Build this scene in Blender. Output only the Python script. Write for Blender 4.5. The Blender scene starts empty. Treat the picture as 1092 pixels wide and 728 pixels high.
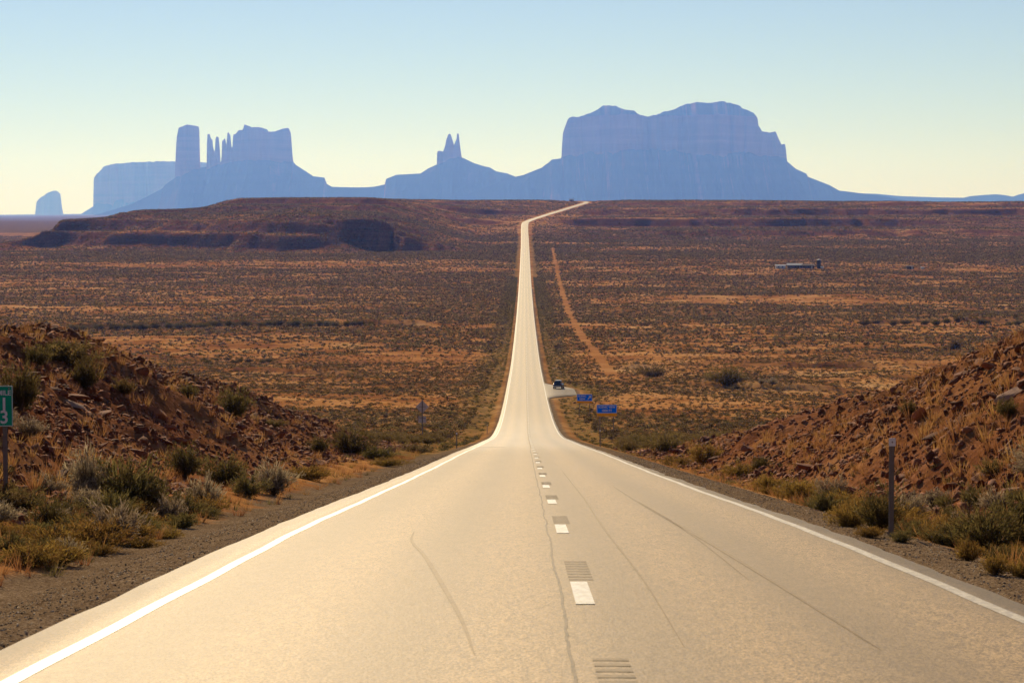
import bpy, bmesh, math, random
import numpy as np
from mathutils import Vector, Matrix

R = math.radians
rng = np.random.default_rng(11)
random.seed(5)
S = bpy.context.scene
COL = S.collection

# ------------------------------------------------------------------ camera
F, CX, CY, HY = 2510.0, 546.0, 364.0, 222.0        # focal length in photo pixels, centre, horizon row
PITCH = math.atan((CY - HY) / F)
cam_d = bpy.data.cameras.new('camera')
cam = bpy.data.objects.new('camera', cam_d)
COL.objects.link(cam)
cam_d.sensor_width = 36.0
cam_d.lens = F / 1092.0 * 36.0
cam_d.clip_start = 0.5
cam_d.clip_end = 120000
cam.location = (0, 0, 0)
cam.rotation_euler = (math.pi / 2 - PITCH, 0, 0)
cam_d.dof.use_dof = True
cam_d.dof.focus_distance = 190
cam_d.dof.aperture_fstop = 8.0
S.camera = cam

# ------------------------------------------------------------------ light
SUN_EL, SUN_AZ = R(26), R(-11)                     # azimuth measured from +Y towards +X
w = bpy.data.worlds.new('World')
S.world = w
w.use_nodes = True
nt = w.node_tree
bg = nt.nodes['Background']
sky = nt.nodes.new('ShaderNodeTexSky')
sky.sky_type = 'NISHITA'
sky.sun_disc = False
sky.sun_elevation = SUN_EL
sky.sun_rotation = SUN_AZ
sky.altitude = 1500
sky.air_density = 1.0
sky.dust_density = 0.0
sky.ozone_density = 1.0
tint = nt.nodes.new('ShaderNodeMix')                # the camera's white balance, one colour for the whole sky
tint.data_type = 'RGBA'; tint.blend_type = 'MULTIPLY'
tint.inputs[0].default_value = 1.0
tint.inputs[7].default_value = (0.93, 0.94, 1.13, 1)
nt.links.new(sky.outputs[0], tint.inputs[6])
nt.links.new(tint.outputs[2], bg.inputs[0])
bg.inputs[1].default_value = 0.0715

sl = bpy.data.lights.new('sun', 'SUN')
sl.energy = 5.0
sl.angle = R(0.5)
sl.color = (1.0, 0.82, 0.57)
so = bpy.data.objects.new('sun', sl)
COL.objects.link(so)
sd = Vector((math.sin(SUN_AZ) * math.cos(SUN_EL), math.cos(SUN_AZ) * math.cos(SUN_EL), math.sin(SUN_EL)))
so.rotation_euler = sd.to_track_quat('Z', 'Y').to_euler()

vs = S.view_settings
vs.view_transform = 'Standard'
vs.look = 'None'
vs.gamma = 1
vs.use_curve_mapping = False
vs.exposure = 0.0
S.cycles.max_bounces = 6
S.cycles.diffuse_bounces = 2
S.cycles.glossy_bounces = 2
S.cycles.transmission_bounces = 3
S.cycles.volume_bounces = 0
S.cycles.transparent_max_bounces = 6
S.cycles.caustics_reflective = False
S.cycles.caustics_refractive = False
S.cycles.use_denoising = True


# ------------------------------------------------------------------ helpers
def tag(o, label=None, cat=None, group=None, kind=None):
    if label: o['label'] = label
    if cat: o['category'] = cat
    if group: o['group'] = group
    if kind: o['kind'] = kind
    return o


def link(name, me, m=None, parent=None, loc=None):
    o = bpy.data.objects.new(name, me)
    COL.objects.link(o)
    if m is not None and me is not None and len(me.materials) == 0:
        me.materials.append(m)
    if parent: o.parent = parent
    if loc is not None: o.location = loc
    return o


def empty(name, loc=(0, 0, 0), rz=0.0):
    o = bpy.data.objects.new(name, None)
    COL.objects.link(o)
    o.location = loc
    o.rotation_euler = (0, 0, rz)
    o.empty_display_size = 0.2
    return o


def mesh_np(name, V, Fc, smooth=False, attrs=None, cols=None):
    """V (n,3), Fc (m,3) or (m,4) integer faces."""
    me = bpy.data.meshes.new(name)
    V = np.ascontiguousarray(V, dtype=np.float32)
    Fc = np.ascontiguousarray(Fc, dtype=np.int32)
    m, k = Fc.shape
    me.vertices.add(len(V)); me.vertices.foreach_set('co', V.ravel())
    me.loops.add(m * k); me.loops.foreach_set('vertex_index', Fc.ravel())
    me.polygons.add(m)
    me.polygons.foreach_set('loop_start', np.arange(0, m * k, k, dtype=np.int32))
    me.polygons.foreach_set('loop_total', np.full(m, k, dtype=np.int32))
    me.update(calc_edges=True)
    if smooth:
        me.polygons.foreach_set('use_smooth', np.ones(m, dtype=bool))
    for n, a in (attrs or {}).items():
        at = me.attributes.new(n, 'FLOAT', 'POINT')
        at.data.foreach_set('value', np.ascontiguousarray(a, dtype=np.float32).ravel())
    return me


def bm_mesh(name, bm, smooth=False):
    me = bpy.data.meshes.new(name)
    bmesh.ops.recalc_face_normals(bm, faces=bm.faces[:])
    bm.to_mesh(me); bm.free()
    if smooth:
        for p in me.polygons: p.use_smooth = True
    return me


def add_box(bm, c, s, rot=None, bevel=0.0):
    r = bmesh.ops.create_cube(bm, size=1.0)
    vv = r['verts']
    M = Matrix.Translation(c) @ (rot.to_4x4() if rot else Matrix()) @ Matrix.Diagonal((s[0], s[1], s[2], 1))
    bmesh.ops.transform(bm, matrix=M, verts=vv)
    if bevel:
        es = {e for v in vv for e in v.link_edges}
        bmesh.ops.bevel(bm, geom=list(es), offset=bevel, segments=2, affect='EDGES', clamp_overlap=True)


def add_cyl(bm, c, r, h, axis='Z', seg=16, r2=None):
    rr = bmesh.ops.create_cone(bm, cap_ends=True, segments=seg, radius1=r, radius2=r if r2 is None else r2, depth=h)
    M = Matrix.Translation(c)
    if axis == 'X': M = M @ Matrix.Rotation(math.pi / 2, 4, 'Y')
    if axis == 'Y': M = M @ Matrix.Rotation(math.pi / 2, 4, 'X')
    bmesh.ops.transform(bm, matrix=M, verts=rr['verts'])


def pchip(xs, ys):
    xs = np.array(xs, float); ys = np.array(ys, float)
    h = np.diff(xs); d = np.diff(ys) / h
    m = np.zeros_like(xs)
    for i in range(1, len(xs) - 1):
        if d[i - 1] * d[i] > 0:
            w1 = 2 * h[i] + h[i - 1]; w2 = h[i] + 2 * h[i - 1]
            m[i] = (w1 + w2) / (w1 / d[i - 1] + w2 / d[i])
    m[0], m[-1] = d[0], d[-1]

    def f(q):
        q = np.asarray(q, float)
        qc = np.clip(q, xs[0], xs[-1])
        i = np.clip(np.searchsorted(xs, qc) - 1, 0, len(h) - 1)
        t = (qc - xs[i]) / h[i]
        r = ((2 * t**3 - 3 * t**2 + 1) * ys[i] + (t**3 - 2 * t**2 + t) * h[i] * m[i]
             + (-2 * t**3 + 3 * t**2) * ys[i + 1] + (t**3 - t**2) * h[i] * m[i + 1])
        r = r + np.where(q < xs[0], (q - xs[0]) * m[0], 0) + np.where(q > xs[-1], (q - xs[-1]) * m[-1], 0)
        return r
    return f


def hash2(ix, iy, seed):
    h = (ix.astype(np.int64) * 374761393 + iy.astype(np.int64) * 668265263 + seed * 1442695041) & 0xFFFFFFFF
    h = ((h ^ (h >> 13)) * 1274126177) & 0xFFFFFFFF
    h = ((h ^ (h >> 16)) * 2246822519) & 0xFFFFFFFF
    return ((h ^ (h >> 15)) & 0xFFFFFF) / float(0xFFFFFF)


def vnoise(x, y, seed=0):
    x = np.asarray(x, float); y = np.asarray(y, float)
    ix = np.floor(x); iy = np.floor(y)
    fx = x - ix; fy = y - iy
    fx = fx * fx * fx * (fx * (fx * 6 - 15) + 10); fy = fy * fy * fy * (fy * (fy * 6 - 15) + 10)
    a = hash2(ix, iy, seed); b = hash2(ix + 1, iy, seed)
    c = hash2(ix, iy + 1, seed); d = hash2(ix + 1, iy + 1, seed)
    return (a + (b - a) * fx) * (1 - fy) + (c + (d - c) * fx) * fy


def fbm(x, y, octv=4, seed=0, gain=0.5):
    s = 0; a = 1.0; tot = 0
    for k in range(octv):
        s = s + a * (vnoise(x * 2**k + 17.3 * k, y * 2**k - 9.1 * k, seed + k) * 2 - 1)
        tot += a; a *= gain
    return s / tot


def sstep(x, a, b):
    t = np.clip((np.asarray(x, float) - a) / (b - a), 0, 1)
    return t * t * (3 - 2 * t)


def lerp(a, b, t): return a + (b - a) * t


# ------------------------------------------------------------------ road line and terrain heights
ROADZ = pchip([-60, 0, 15, 26, 34, 57, 83, 127, 166, 223, 262, 295, 348, 415, 515, 660, 780, 950, 1190, 1450, 1620, 1960, 2420,
               2700, 2900, 3000, 3300, 3600, 3720, 3800, 3950, 4200, 5000],
              [3.3, -1.76, -3.02, -3.96, -4.66, -6.8, -9.2, -13.2, -16.8, -22, -25.5, -28.1, -31.5, -34.8, -38.7, -43.6, -46.1, -48.6, -50.9,
               -51.1, -50.2, -45.3, -36.4, -26.0, -16.4, -12.4, -3.4, 5.6, 9.2, 10.6, 10.6, 9, 4])
ROADX = pchip([-60, 0, 1450, 2500, 2800, 2870, 2930, 3000, 3300, 3600, 3690, 3740, 3800, 3950, 4200],
              [0.23, 0.55, 8.38, 14.0, 15.3, 16.6, 22.5, 32, 68, 105, 116, 119, 112, 84, 30])
WASH_Y = 940.0
STAIR = pchip([1500, 1960, 2420, 2678, 2690, 2900, 2916, 3180, 3198, 3480, 3494, 3800, 5000, 8000, 14000, 40000, 60000],
              [-51, -45.3, -37, -31.5, -25.5, -22.5, -13.5, -9.5, -1, 4, 8.5, 12.6, 8, -44, -80, -224, -336])
MESA = pchip([1500, 1960, 2250, 2320, 2342, 2395, 2412, 2450, 2468, 2580, 2598, 2780, 2800, 3100, 3400, 5000, 8000, 14000, 40000, 60000],
             [-51, -45.3, -41.5, -38, -24, -22, -12, -10.5, -6.5, -4.5, 2.5, 5.5, 11.5, 13.0, 13.6, 8, -44, -80, -224, -336])
SIDE = pchip([-2000, -545, -515, -485, -466, -432, -412, -345, -318, -250, 3000],
             [-60, -44, -37, -29, -13, -10.5, -3.5, 0.5, 9.5, 30, 60])
PLAIN = pchip([1500, 2400, 4000, 8000, 14000, 40000, 60000], [-48, -43, -45.5, -48, -78, -224, -336])
HL = pchip([-60, 40, 78, 108, 139, 165, 185, 230], [5.0, 5.0, 4.75, 4.1, 2.8, 0.9, 0.2, 0.0])
HR = pchip([-60, 40, 69, 83, 106, 132, 160, 200], [4.7, 4.6, 4.25, 3.6, 2.35, 0.95, 0.15, 0.0])


def pull_ext(y):                                   # how far the paved pull-out widens the road on its right
    return 5.9 * sstep(y, 447, 468) * (1 - sstep(y, 492, 530))


def arroyo(x, y, x0, x1, yc, h, wid, seed):
    yy = yc + 14 * fbm(x / 40, 0 * x, 2, seed)
    win = sstep(fbm(x / 26, y / 60, 3, seed + 2), -0.25, 0.25) * sstep(x, x0, x0 + 18) * (1 - sstep(x, x1 - 18, x1))
    return h * win * sstep(y, yy - wid, yy + wid) * (1 - sstep(y, yy + 12, yy + 90))


def height(x, y, detail=True):
    x = np.asarray(x, float); y = np.asarray(y, float)
    xc = ROADX(y); zr = ROADZ(np.minimum(y, 4200))
    o = x - xc
    ext = pull_ext(y)
    ol = -o; orr = o - ext
    off = np.where(o > 0, orr, ol)
    # --- valley and banks
    hl = HL(np.maximum(y, -60)) * (y < 230); hr = HR(np.maximum(y, -60)) * (y < 200)
    jag = 1.3 * fbm(y / 9, x / 14, 3, 21)
    bl = hl * sstep(ol + jag, 8.2, 18.2) ** 0.85 + 0.25 * hl * sstep(ol, 18, 60)
    br = hr * sstep(orr + jag, 5.9, 15.4) ** 0.85 + 0.25 * hr * sstep(orr, 16, 60)
    bank = np.where(o < 0, bl, br)
    bm_ = np.where(o < 0, sstep(bl, 0.15, 1.0), sstep(br, 0.15, 1.0)) * (y < 230)
    near = zr + bank
    amp = sstep(y, 120, 300)
    roll = amp * (1.9 * fbm(x / 85, y / 85, 3, 3) + 0.55 * fbm(x / 16, y / 16, 3, 5)) * sstep(off, 9, 60)
    roll = roll + arroyo(x, y, 14, 190, 632, 1.8, 1.5, 31) + arroyo(x, y, 30, 260, 505, 1.2, 1.2, 33)
    roll = roll + arroyo(x, y, -420, -26, WASH_Y + 25, 2.6, 2.5, 35) + arroyo(x, y, 120, 420, 1010, 1.6, 3, 37)
    roll = roll + arroyo(x, y, -150, -22, 600, 1.0, 1.0, 39)
    if detail:
        roll = roll + bm_ * (0.42 * fbm(x / 2.6, y / 2.6, 4, 7) + 0.22 * np.abs(fbm(x / 0.9 + y / 3, y / 1.7, 3, 9)))
        roll = roll + (1 - bm_) * 0.10 * fbm(x / 1.4, y / 1.4, 3, 12) * sstep(off, 5.0, 8) * (y < 700)
    nat = near + roll
    # --- far country: stepped escarpment, mesa nose on the left, plain beyond it
    if np.any(y > 1500):
        dx = 70 * fbm(x / 260, y / 260, 4, 41) + 16 * fbm(x / 50, y / 50, 3, 43)
        dy = 120 * fbm(x / 300 + 9, y / 380, 4, 45) + 60 * fbm(x / 110, y / 260, 4, 47) + 42 * np.abs(fbm(x / 42, y / 130, 3, 48))
        st = (STAIR(y + dy - 52) + STAIR(y + dy - 40) + STAIR(y + dy - 28)) / 3
        st = st - 4.0 * sstep(x, 150, 900) * sstep(y, 3300, 3900)
        tt = x / np.maximum(y, 1)
        wm = 1 - sstep(tt, -0.062, -0.008)
        qm = y + 0.9 * dy - 45
        qm = qm + 150 * np.exp(-((tt + 0.088) / 0.026) ** 2) * (1 - sstep(qm, 2430, 2600))
        soft = sstep(fbm(x / 130, y / 420, 4, 55), -0.15, 0.45)
        MS = lambda q: lerp((MESA(q - 12) + MESA(q) + MESA(q + 12)) / 3, (MESA(q - 60) + MESA(q - 30) + MESA(q) + MESA(q + 30) + MESA(q + 60)) / 5, soft)
        st = lerp(st, (STAIR(y + dy - 110) + STAIR(y + dy - 75) + STAIR(y + dy - 40) + STAIR(y + dy - 5) + STAIR(y + dy + 30)) / 5, soft) - 4.0 * sstep(x, 150, 900) * sstep(y, 3300, 3900) * soft
        ms = MS(qm) if 1 else (y + 0.9 * dy - 45 + 90 * sstep(tt, -0.062, -0.12) * 0)
        far = lerp(st, ms, wm)
        # a lower red ridge standing in front of the mesa
        rx = x + 150 + 0.5 * dx; rq = y - 2300 + 0.35 * dy + 60 * np.abs(fbm(x / 26, y / 120, 3, 58)) - 14
        rh = 29 * np.exp(-(np.where(rx < -45, rx + 45, np.where(rx > 10, rx - 10, 0)) / np.where(rx < -45, 52.0, 60.0)) ** 2) * (1 + 0.25 * fbm(x / 60, y / 160, 3, 57))
        rp = sstep(rq, -72, 14) * (1 - sstep(rq, 40, 170))
        rp = lerp(rp, np.floor(rp * 3) / 3 + sstep(rp * 3 % 1, 0.5, 1.0) / 3, 0.75)
        far = np.maximum(far, -41.5 + rh * rp)
        side = SIDE(x + 0.9 * dx * 0.6 + (y - 2700) * 0.02)
        pl = PLAIN(y) + 1.5 * fbm(x / 300, y / 300, 3, 51)
        far = np.minimum(far, np.maximum(side, pl))
        far = far + 0.9 * fbm(x / 40, y / 60, 3, 49)
        wf = sstep(y, 1700, 2350)
        nat = lerp(nat, far, wf)
    B = np.where(y < 200, 4.0, 10 + 55 * sstep(y, 900, 2800))
    wr = sstep(off, 5.0, 5.0 + B)
    shoulder = zr - 0.03 - 0.05 * np.clip(off - 4.0, 0, 3)
    bed = zr - 0.16
    flat = np.where(off < 3.9, bed, shoulder)
    k = sstep(off - np.where(o < 0, 0.44, 0.0) - 1.6 * sstep(y, 180, 800), 3.80, 4.12)
    flat = lerp(bed, shoulder, k)
    if detail:
        flat = flat + (off > 4.2) * 0.03 * fbm(x / 0.5, y / 0.5, 3, 61) * (y < 200)
    flat = flat - 0.35 * sstep(off, 4.6, 6.8) * (1 - sstep(off, 7.0, 9.5)) * sstep(y, 0, 5)
    return np.where(y < 4150, lerp(flat, nat, wr), nat)


def ray(px, py):
    a = (px - CX) / F; b = (CY - py) / F
    c, s = math.cos(PITCH), math.sin(PITCH)
    return np.array([a, c + b * s, -s + b * c])


def hit(px, py, near=8, far=5000):
    """the point where the line of sight through a photo pixel meets the terrain"""
    d = ray(px, py); d = d / d[1]
    ys = near * (far / near) ** np.linspace(0, 1, 1600)
    g = height(d[0] * ys, ys, True)
    below = d[2] * ys < g
    i = int(np.argmax(below)) if below.any() else len(ys) - 1
    y0 = ys[max(i - 1, 0)]; y1 = ys[i]
    for _ in range(25):
        m = 0.5 * (y0 + y1)
        if d[2] * m < float(height(np.array([d[0] * m]), np.array([m]))[0]): y1 = m
        else: y0 = m
    return Vector((d[0] * y1, y1, float(height(np.array([d[0] * y1]), np.array([y1]))[0])))


def gz(x, y): return float(height(np.array([x]), np.array([y]))[0])


def veg_density(x, y):
    """0..1 how thick the scrub stands; also tells the ground where its sand lies bare"""
    a = fbm(x / 160, y / 70, 4, 71)
    b = fbm(x / 28, y / 22, 3, 75)
    v = 0.60 + 1.15 * a + 0.45 * b + 0.14 * (1 - sstep(y, 500, 800))
    v = v + 0.22 * sstep(y, 500, 1000) - 0.10 * np.exp(-((y - 830 - 40 * fbm(x / 90, x * 0, 2, 77)) / 60.0) ** 2)
    v = v - 0.3 * np.exp(-((y - 1880 - 60 * fbm(x / 200, x * 0, 2, 79)) / 70.0) ** 2)
    v = v - 0.30 * np.exp(-((x - 24 - 3 * fbm(y / 25, y * 0, 2, 78)) / 5.5) ** 2) * (y > 230) * (y < 620)
    return np.clip(v, 0.10 + 0.14 * (1 - sstep(y, 500, 900)), 1)


TRACKS = [  # polylines (x, y), half width: worn dirt tracks
    ([(40.0, 2330), (35, 1850), (31, 1450), (27.6, 1120), (26, 870), (26, 720), (25, 585)], 1.8),
    ([(10, 845), (25, 858), (60, 862), (110, 858)], 3.4),
    ([(5, 1830), (-60, 1845), (-180, 1835), (-330, 1860)], 7.0),
]


def path_dist(x, y):
    best = np.full(np.shape(x), 1e9)
    for pts, hw in TRACKS:
        for (ax, ay), (bx, by) in zip(pts[:-1], pts[1:]):
            dx, dy = bx - ax, by - ay
            t = np.clip(((x - ax) * dx + (y - ay) * dy) / (dx * dx + dy * dy), 0, 1)
            best = np.minimum(best, np.hypot(x - ax - t * dx, y - ay - t * dy) / hw)
    return best


# ------------------------------------------------------------------ materials
class NT:
    def __init__(s, name):
        s.m = bpy.data.materials.new(name); s.m.use_nodes = True
        s.t = s.m.node_tree; s.t.nodes.clear()
        s.out = s.t.nodes.new('ShaderNodeOutputMaterial')

    def n(s, typ, **kw):
        nd = s.t.nodes.new(typ)
        for k, v in kw.items(): setattr(nd, k, v)
        return nd

    def l(s, a, b): s.t.links.new(a, b)

    def put(s, sock, v):
        if isinstance(v, bpy.types.NodeSocket): s.l(v, sock)
        elif isinstance(v, (tuple, list)) and len(v) == 3 and sock.type == 'RGBA': sock.default_value = (*v, 1)
        else: sock.default_value = v

    def pos(s, scale=(1, 1, 1)):
        g = s.n('ShaderNodeNewGeometry')
        mp = s.n('ShaderNodeMapping'); mp.inputs['Scale'].default_value = scale
        s.l(g.outputs['Position'], mp.inputs['Vector']); return mp.outputs[0]

    def objpos(s, scale=(1, 1, 1)):
        g = s.n('ShaderNodeTexCoord')
        mp = s.n('ShaderNodeMapping'); mp.inputs['Scale'].default_value = scale
        s.l(g.outputs['Object'], mp.inputs['Vector']); return mp.outputs[0]

    def noise(s, vec, scale, detail=4, rough=0.55, dist=0.0):
        nd = s.n('ShaderNodeTexNoise')
        nd.inputs['Scale'].default_value = scale; nd.inputs['Detail'].default_value = detail
        nd.inputs['Roughness'].default_value = rough; nd.inputs['Distortion'].default_value = dist
        s.l(vec, nd.inputs['Vector']); return nd.outputs['Fac']

    def vor(s, vec, scale, out='Color', feature='F1'):
        nd = s.n('ShaderNodeTexVoronoi', feature=feature); nd.inputs['Scale'].default_value = scale
        s.l(vec, nd.inputs['Vector']); return nd.outputs[out]

    def math(s, op, a, b=0.0, clamp=False):
        nd = s.n('ShaderNodeMath', operation=op); nd.use_clamp = clamp
        s.put(nd.inputs[0], a); s.put(nd.inputs[1], b); return nd.outputs[0]

    def mix(s, fac, a, b, mode='MIX'):
        nd = s.n('ShaderNodeMix', data_type='RGBA', blend_type=mode)
        s.put(nd.inputs[0], fac); s.put(nd.inputs[6], a); s.put(nd.inputs[7], b); return nd.outputs[2]

    def ramp(s, fac, stops):
        nd = s.n('ShaderNodeValToRGB'); cr = nd.color_ramp
        while len(cr.elements) < len(stops): cr.elements.new(0.5)
        for e, (p, c) in zip(cr.elements, stops):
            e.position = p
            e.color = (*c, 1) if isinstance(c, (tuple, list)) else (c, c, c, 1)
        s.l(fac, nd.inputs[0]); return nd.outputs[0]

    def attr(s, name):
        nd = s.n('ShaderNodeAttribute'); nd.attribute_name = name; return nd.outputs['Fac']

    def bump(s, h, strength=0.5, dist=0.05):
        nd = s.n('ShaderNodeBump'); nd.inputs['Strength'].default_value = strength; nd.inputs['Distance'].default_value = dist
        s.l(h, nd.inputs['Height']); return nd.outputs[0]

    def bsdf(s, col, rough=0.8, normal=None, metal=0.0, spec=0.3):
        b = s.n('ShaderNodeBsdfPrincipled')
        s.put(b.inputs['Base Color'], col); s.put(b.inputs['Roughness'], rough)
        b.inputs['Metallic'].default_value = metal; s.put(b.inputs['Specular IOR Level'], spec)
        if normal is not None: s.l(normal, b.inputs['Normal'])
        s.l(b.outputs[0], s.out.inputs['Surface']); return b


def mat_ground(name, path=False):
    t = NT(name); p = t.pos()
    n1 = t.noise(t.pos((1, 1, 0.3)), 0.045, 5); n2 = t.noise(p, 0.55, 5, 0.6); n3 = t.noise(p, 6, 4, 0.6); n4 = t.noise(p, 45, 2, 0.6)
    mixn = t.math('ADD', t.math('MULTIPLY', n1, 0.60), t.math('ADD', t.math('MULTIPLY', n2, 0.22), t.math('MULTIPLY', n3, 0.18)))
    soil = t.ramp(mixn, [(0.36, (0.20, 0.076, 0.025)), (0.45, (0.37, 0.150, 0.048)), (0.54, (0.56, 0.265, 0.088)), (0.66, (0.70, 0.43, 0.19))])
    if path:
        soil = t.mix(0.55, soil, (0.46, 0.205, 0.068))
        col = soil
    else:
        bare = t.attr('veg')
        # low scrub and litter that covers the soil, as specks of its own colour
        sp = t.noise(t.pos((0.8, 0.45, 0.3)), 0.85, 3, 0.7)
        sp2 = t.noise(t.pos((1, 0.6, 0.3)), 0.16, 3, 0.65)
        spk = t.math('ADD', t.math('MULTIPLY', sp, 0.6), t.math('MULTIPLY', sp2, 0.4))
        thr = t.math('SUBTRACT', 0.65, t.math('MULTIPLY', bare, 0.2))
        m = t.math('MULTIPLY', t.math('SUBTRACT', spk, thr), 14.0, True)
        lit = t.mix(t.noise(p, 0.2, 3), (0.095, 0.062, 0.027), (0.19, 0.125, 0.052))
        m = t.math('MULTIPLY', m, 0.8)
        col = t.mix(m, soil, lit)
        vg = t.math('MULTIPLY', t.attr('verge'), t.ramp(spk, [(0.36, 0.15), (0.55, 1.0)]))
        col = t.mix(vg, col, t.mix(t.noise(p, 0.35, 3), (0.13, 0.085, 0.03), (0.34, 0.215, 0.07)))
        stone = t.vor(t.pos((1, 1, 1.6)), 5.5, 'Color')
        sv = t.n('ShaderNodeSeparateColor'); t.l(stone, sv.inputs[0])
        strat = t.noise(t.pos((0.012, 0.012, 0.75)), 1.0, 4, 0.65)
        rk = t.ramp(t.math('ADD', t.math('MULTIPLY', sv.outputs[0], 0.28), t.math('ADD', t.math('MULTIPLY', n2, 0.30), t.math('MULTIPLY', strat, 0.42))),
                    [(0.25, (0.088, 0.029, 0.014)), (0.5, (0.20, 0.074, 0.036)), (0.72, (0.37, 0.165, 0.082))])
        col = t.mix(t.attr('rock'), col, rk)
        gs = t.vor(p, 42, 'Color'); gv = t.n('ShaderNodeSeparateColor'); t.l(gs, gv.inputs[0])
        gcol = t.ramp(t.math('ADD', t.math('MULTIPLY', gv.outputs[1], 0.6), t.math('MULTIPLY', n2, 0.4)),
                      [(0.2, (0.10, 0.062, 0.034)), (0.55, (0.215, 0.142, 0.082)), (0.85, (0.40, 0.29, 0.18))])
        col = t.mix(t.attr('gravel'), col, gcol)
    h = t.math('ADD', t.math('MULTIPLY', n3, 0.6), t.math('MULTIPLY', n4, 0.25))
    t.bsdf(col, 0.95, t.bump(h, 0.7, 0.12), spec=0.0)
    return t.m


def mat_asphalt():
    t = NT('worn_asphalt'); p = t.pos()
    lat = t.attr('lat')
    n1 = t.noise(t.pos((1, 0.12, 1)), 0.9, 5, 0.6); n2 = t.noise(t.pos((1, 0.35, 1)), 34, 3, 0.75); n3 = t.vor(t.pos((1, 0.5, 1)), 70, 'Color')
    sv = t.n('ShaderNodeSeparateColor'); t.l(n3, sv.inputs[0])
    n5 = t.noise(t.pos((1, 0.22, 1)), 11, 3, 0.7)
    g = t.math('ADD', t.math('MULTIPLY', n2, 0.38), t.math('ADD', t.math('MULTIPLY', sv.outputs[0], 0.30), t.math('MULTIPLY', n5, 0.32)))
    col = t.ramp(g, [(0.37, (0.12, 0.073, 0.029)), (0.5, (0.335, 0.208, 0.085)), (0.62, (0.60, 0.39, 0.175))])
    # polished wheel paths and oil strips, running along the lanes
    wob = t.math('ADD', lat, t.math('MULTIPLY', t.noise(t.pos((0.3, 0.02, 1)), 1.0, 3), 0.35))
    wv = t.math('MULTIPLY', t.math('ADD', t.math('SINE', t.math('MULTIPLY', wob, 3.45)), 1.0), 0.5)
    col = t.mix(t.math('MULTIPLY', wv, 0.6), col, (0.165, 0.107, 0.048))
    col = t.mix(t.math('MULTIPLY', t.ramp(n1, [(0.4, 0.0), (0.7, 1.0)]), 0.3), col, (0.32, 0.215, 0.10))
    # ragged dusty edge
    edge = t.math('MULTIPLY', t.math('SUBTRACT', t.math('ABSOLUTE', lat), t.math('ADD', 3.95, t.math('MULTIPLY', n1, 0.3))), 5.0, True)
    col = t.mix(t.math('MULTIPLY', edge, 0.7), col, (0.20, 0.13, 0.062))
    # lower roughness through the dip, put in to bring up the glare there
    sp = t.n('ShaderNodeSeparateXYZ'); t.l(p, sp.inputs[0])
    def ss(a, b_):
        m = t.n('ShaderNodeMapRange'); m.interpolation_type = 'SMOOTHSTEP'
        t.l(sp.outputs[1], m.inputs[0]); m.inputs[1].default_value = a; m.inputs[2].default_value = b_; return m.outputs[0]
    worn = t.math('MULTIPLY', ss(120, 190), t.math('SUBTRACT', 1.0, ss(250, 420)))
    worn = t.math('MULTIPLY', worn, t.ramp(t.noise(t.pos((0.6, 0.06, 1)), 1.0, 4), [(0.3, 0.55), (0.65, 1.0)]))
    rg = t.math('SUBTRACT', t.math('ADD', 0.585, t.math('MULTIPLY', n2, 0.10)), t.math('MULTIPLY', worn, 0.16))
    b = t.bsdf(col, rg, t.bump(g, 0.6, 0.014), spec=0.27)
    b.inputs['Specular Tint'].default_value = (1.0, 0.68, 0.33, 1)
    b.inputs['Sheen Weight'].default_value = 0.25
    b.inputs['Sheen Roughness'].default_value = 0.22
    b.inputs['Sheen Tint'].default_value = (1.0, 0.86, 0.62, 1)
    return t.m


def mat_paint(name, col, worn, rough=0.5, tint=None):
    t = NT(name)
    n = t.noise(t.pos((1, 0.3, 1)), 14, 5, 0.75)
    c = t.mix(t.ramp(n, [(0.42, 1.0), (0.62, 0.0)]), col, worn)
    b = t.bsdf(c, rough, t.bump(n, 0.2, 0.005), spec=0.5 if tint is None else 0.3)
    if tint: b.inputs['Specular Tint'].default_value = (*tint, 1)
    return t.m


def mat_plain(name, col, rough=0.6, metal=0.0, spec=0.4, var=0.25, scale=6.0, dirt=None):
    t = NT(name)
    n = t.noise(t.objpos(), scale, 5, 0.65)
    d = dirt or tuple(c * 0.6 for c in col)
    t.bsdf(t.mix(t.math('MULTIPLY', t.ramp(n, [(0.4, 0.0), (0.75, 1.0)]), var * 2, True), col, d), rough, None, metal, spec)
    return t.m


def mat_rock(name, a, b, c, scale=1.2):
    t = NT(name); p = t.objpos()
    oi = t.n('ShaderNodeObjectInfo')
    n = t.noise(p, scale, 5, 0.65); f = t.noise(p, scale * 7, 4, 0.7)
    v = t.math('ADD', t.math('MULTIPLY', n, 0.5), t.math('ADD', t.math('MULTIPLY', t.attr('tone'), 0.3), t.math('MULTIPLY', oi.outputs['Random'], 0.2)))
    col = t.ramp(v, [(0.2, a), (0.45, b), (0.75, c)])
    t.bsdf(col, 0.9, t.bump(t.math('ADD', n, t.math('MULTIPLY', f, 0.4)), 0.6, 0.06), spec=0.15)
    return t.m


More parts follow.
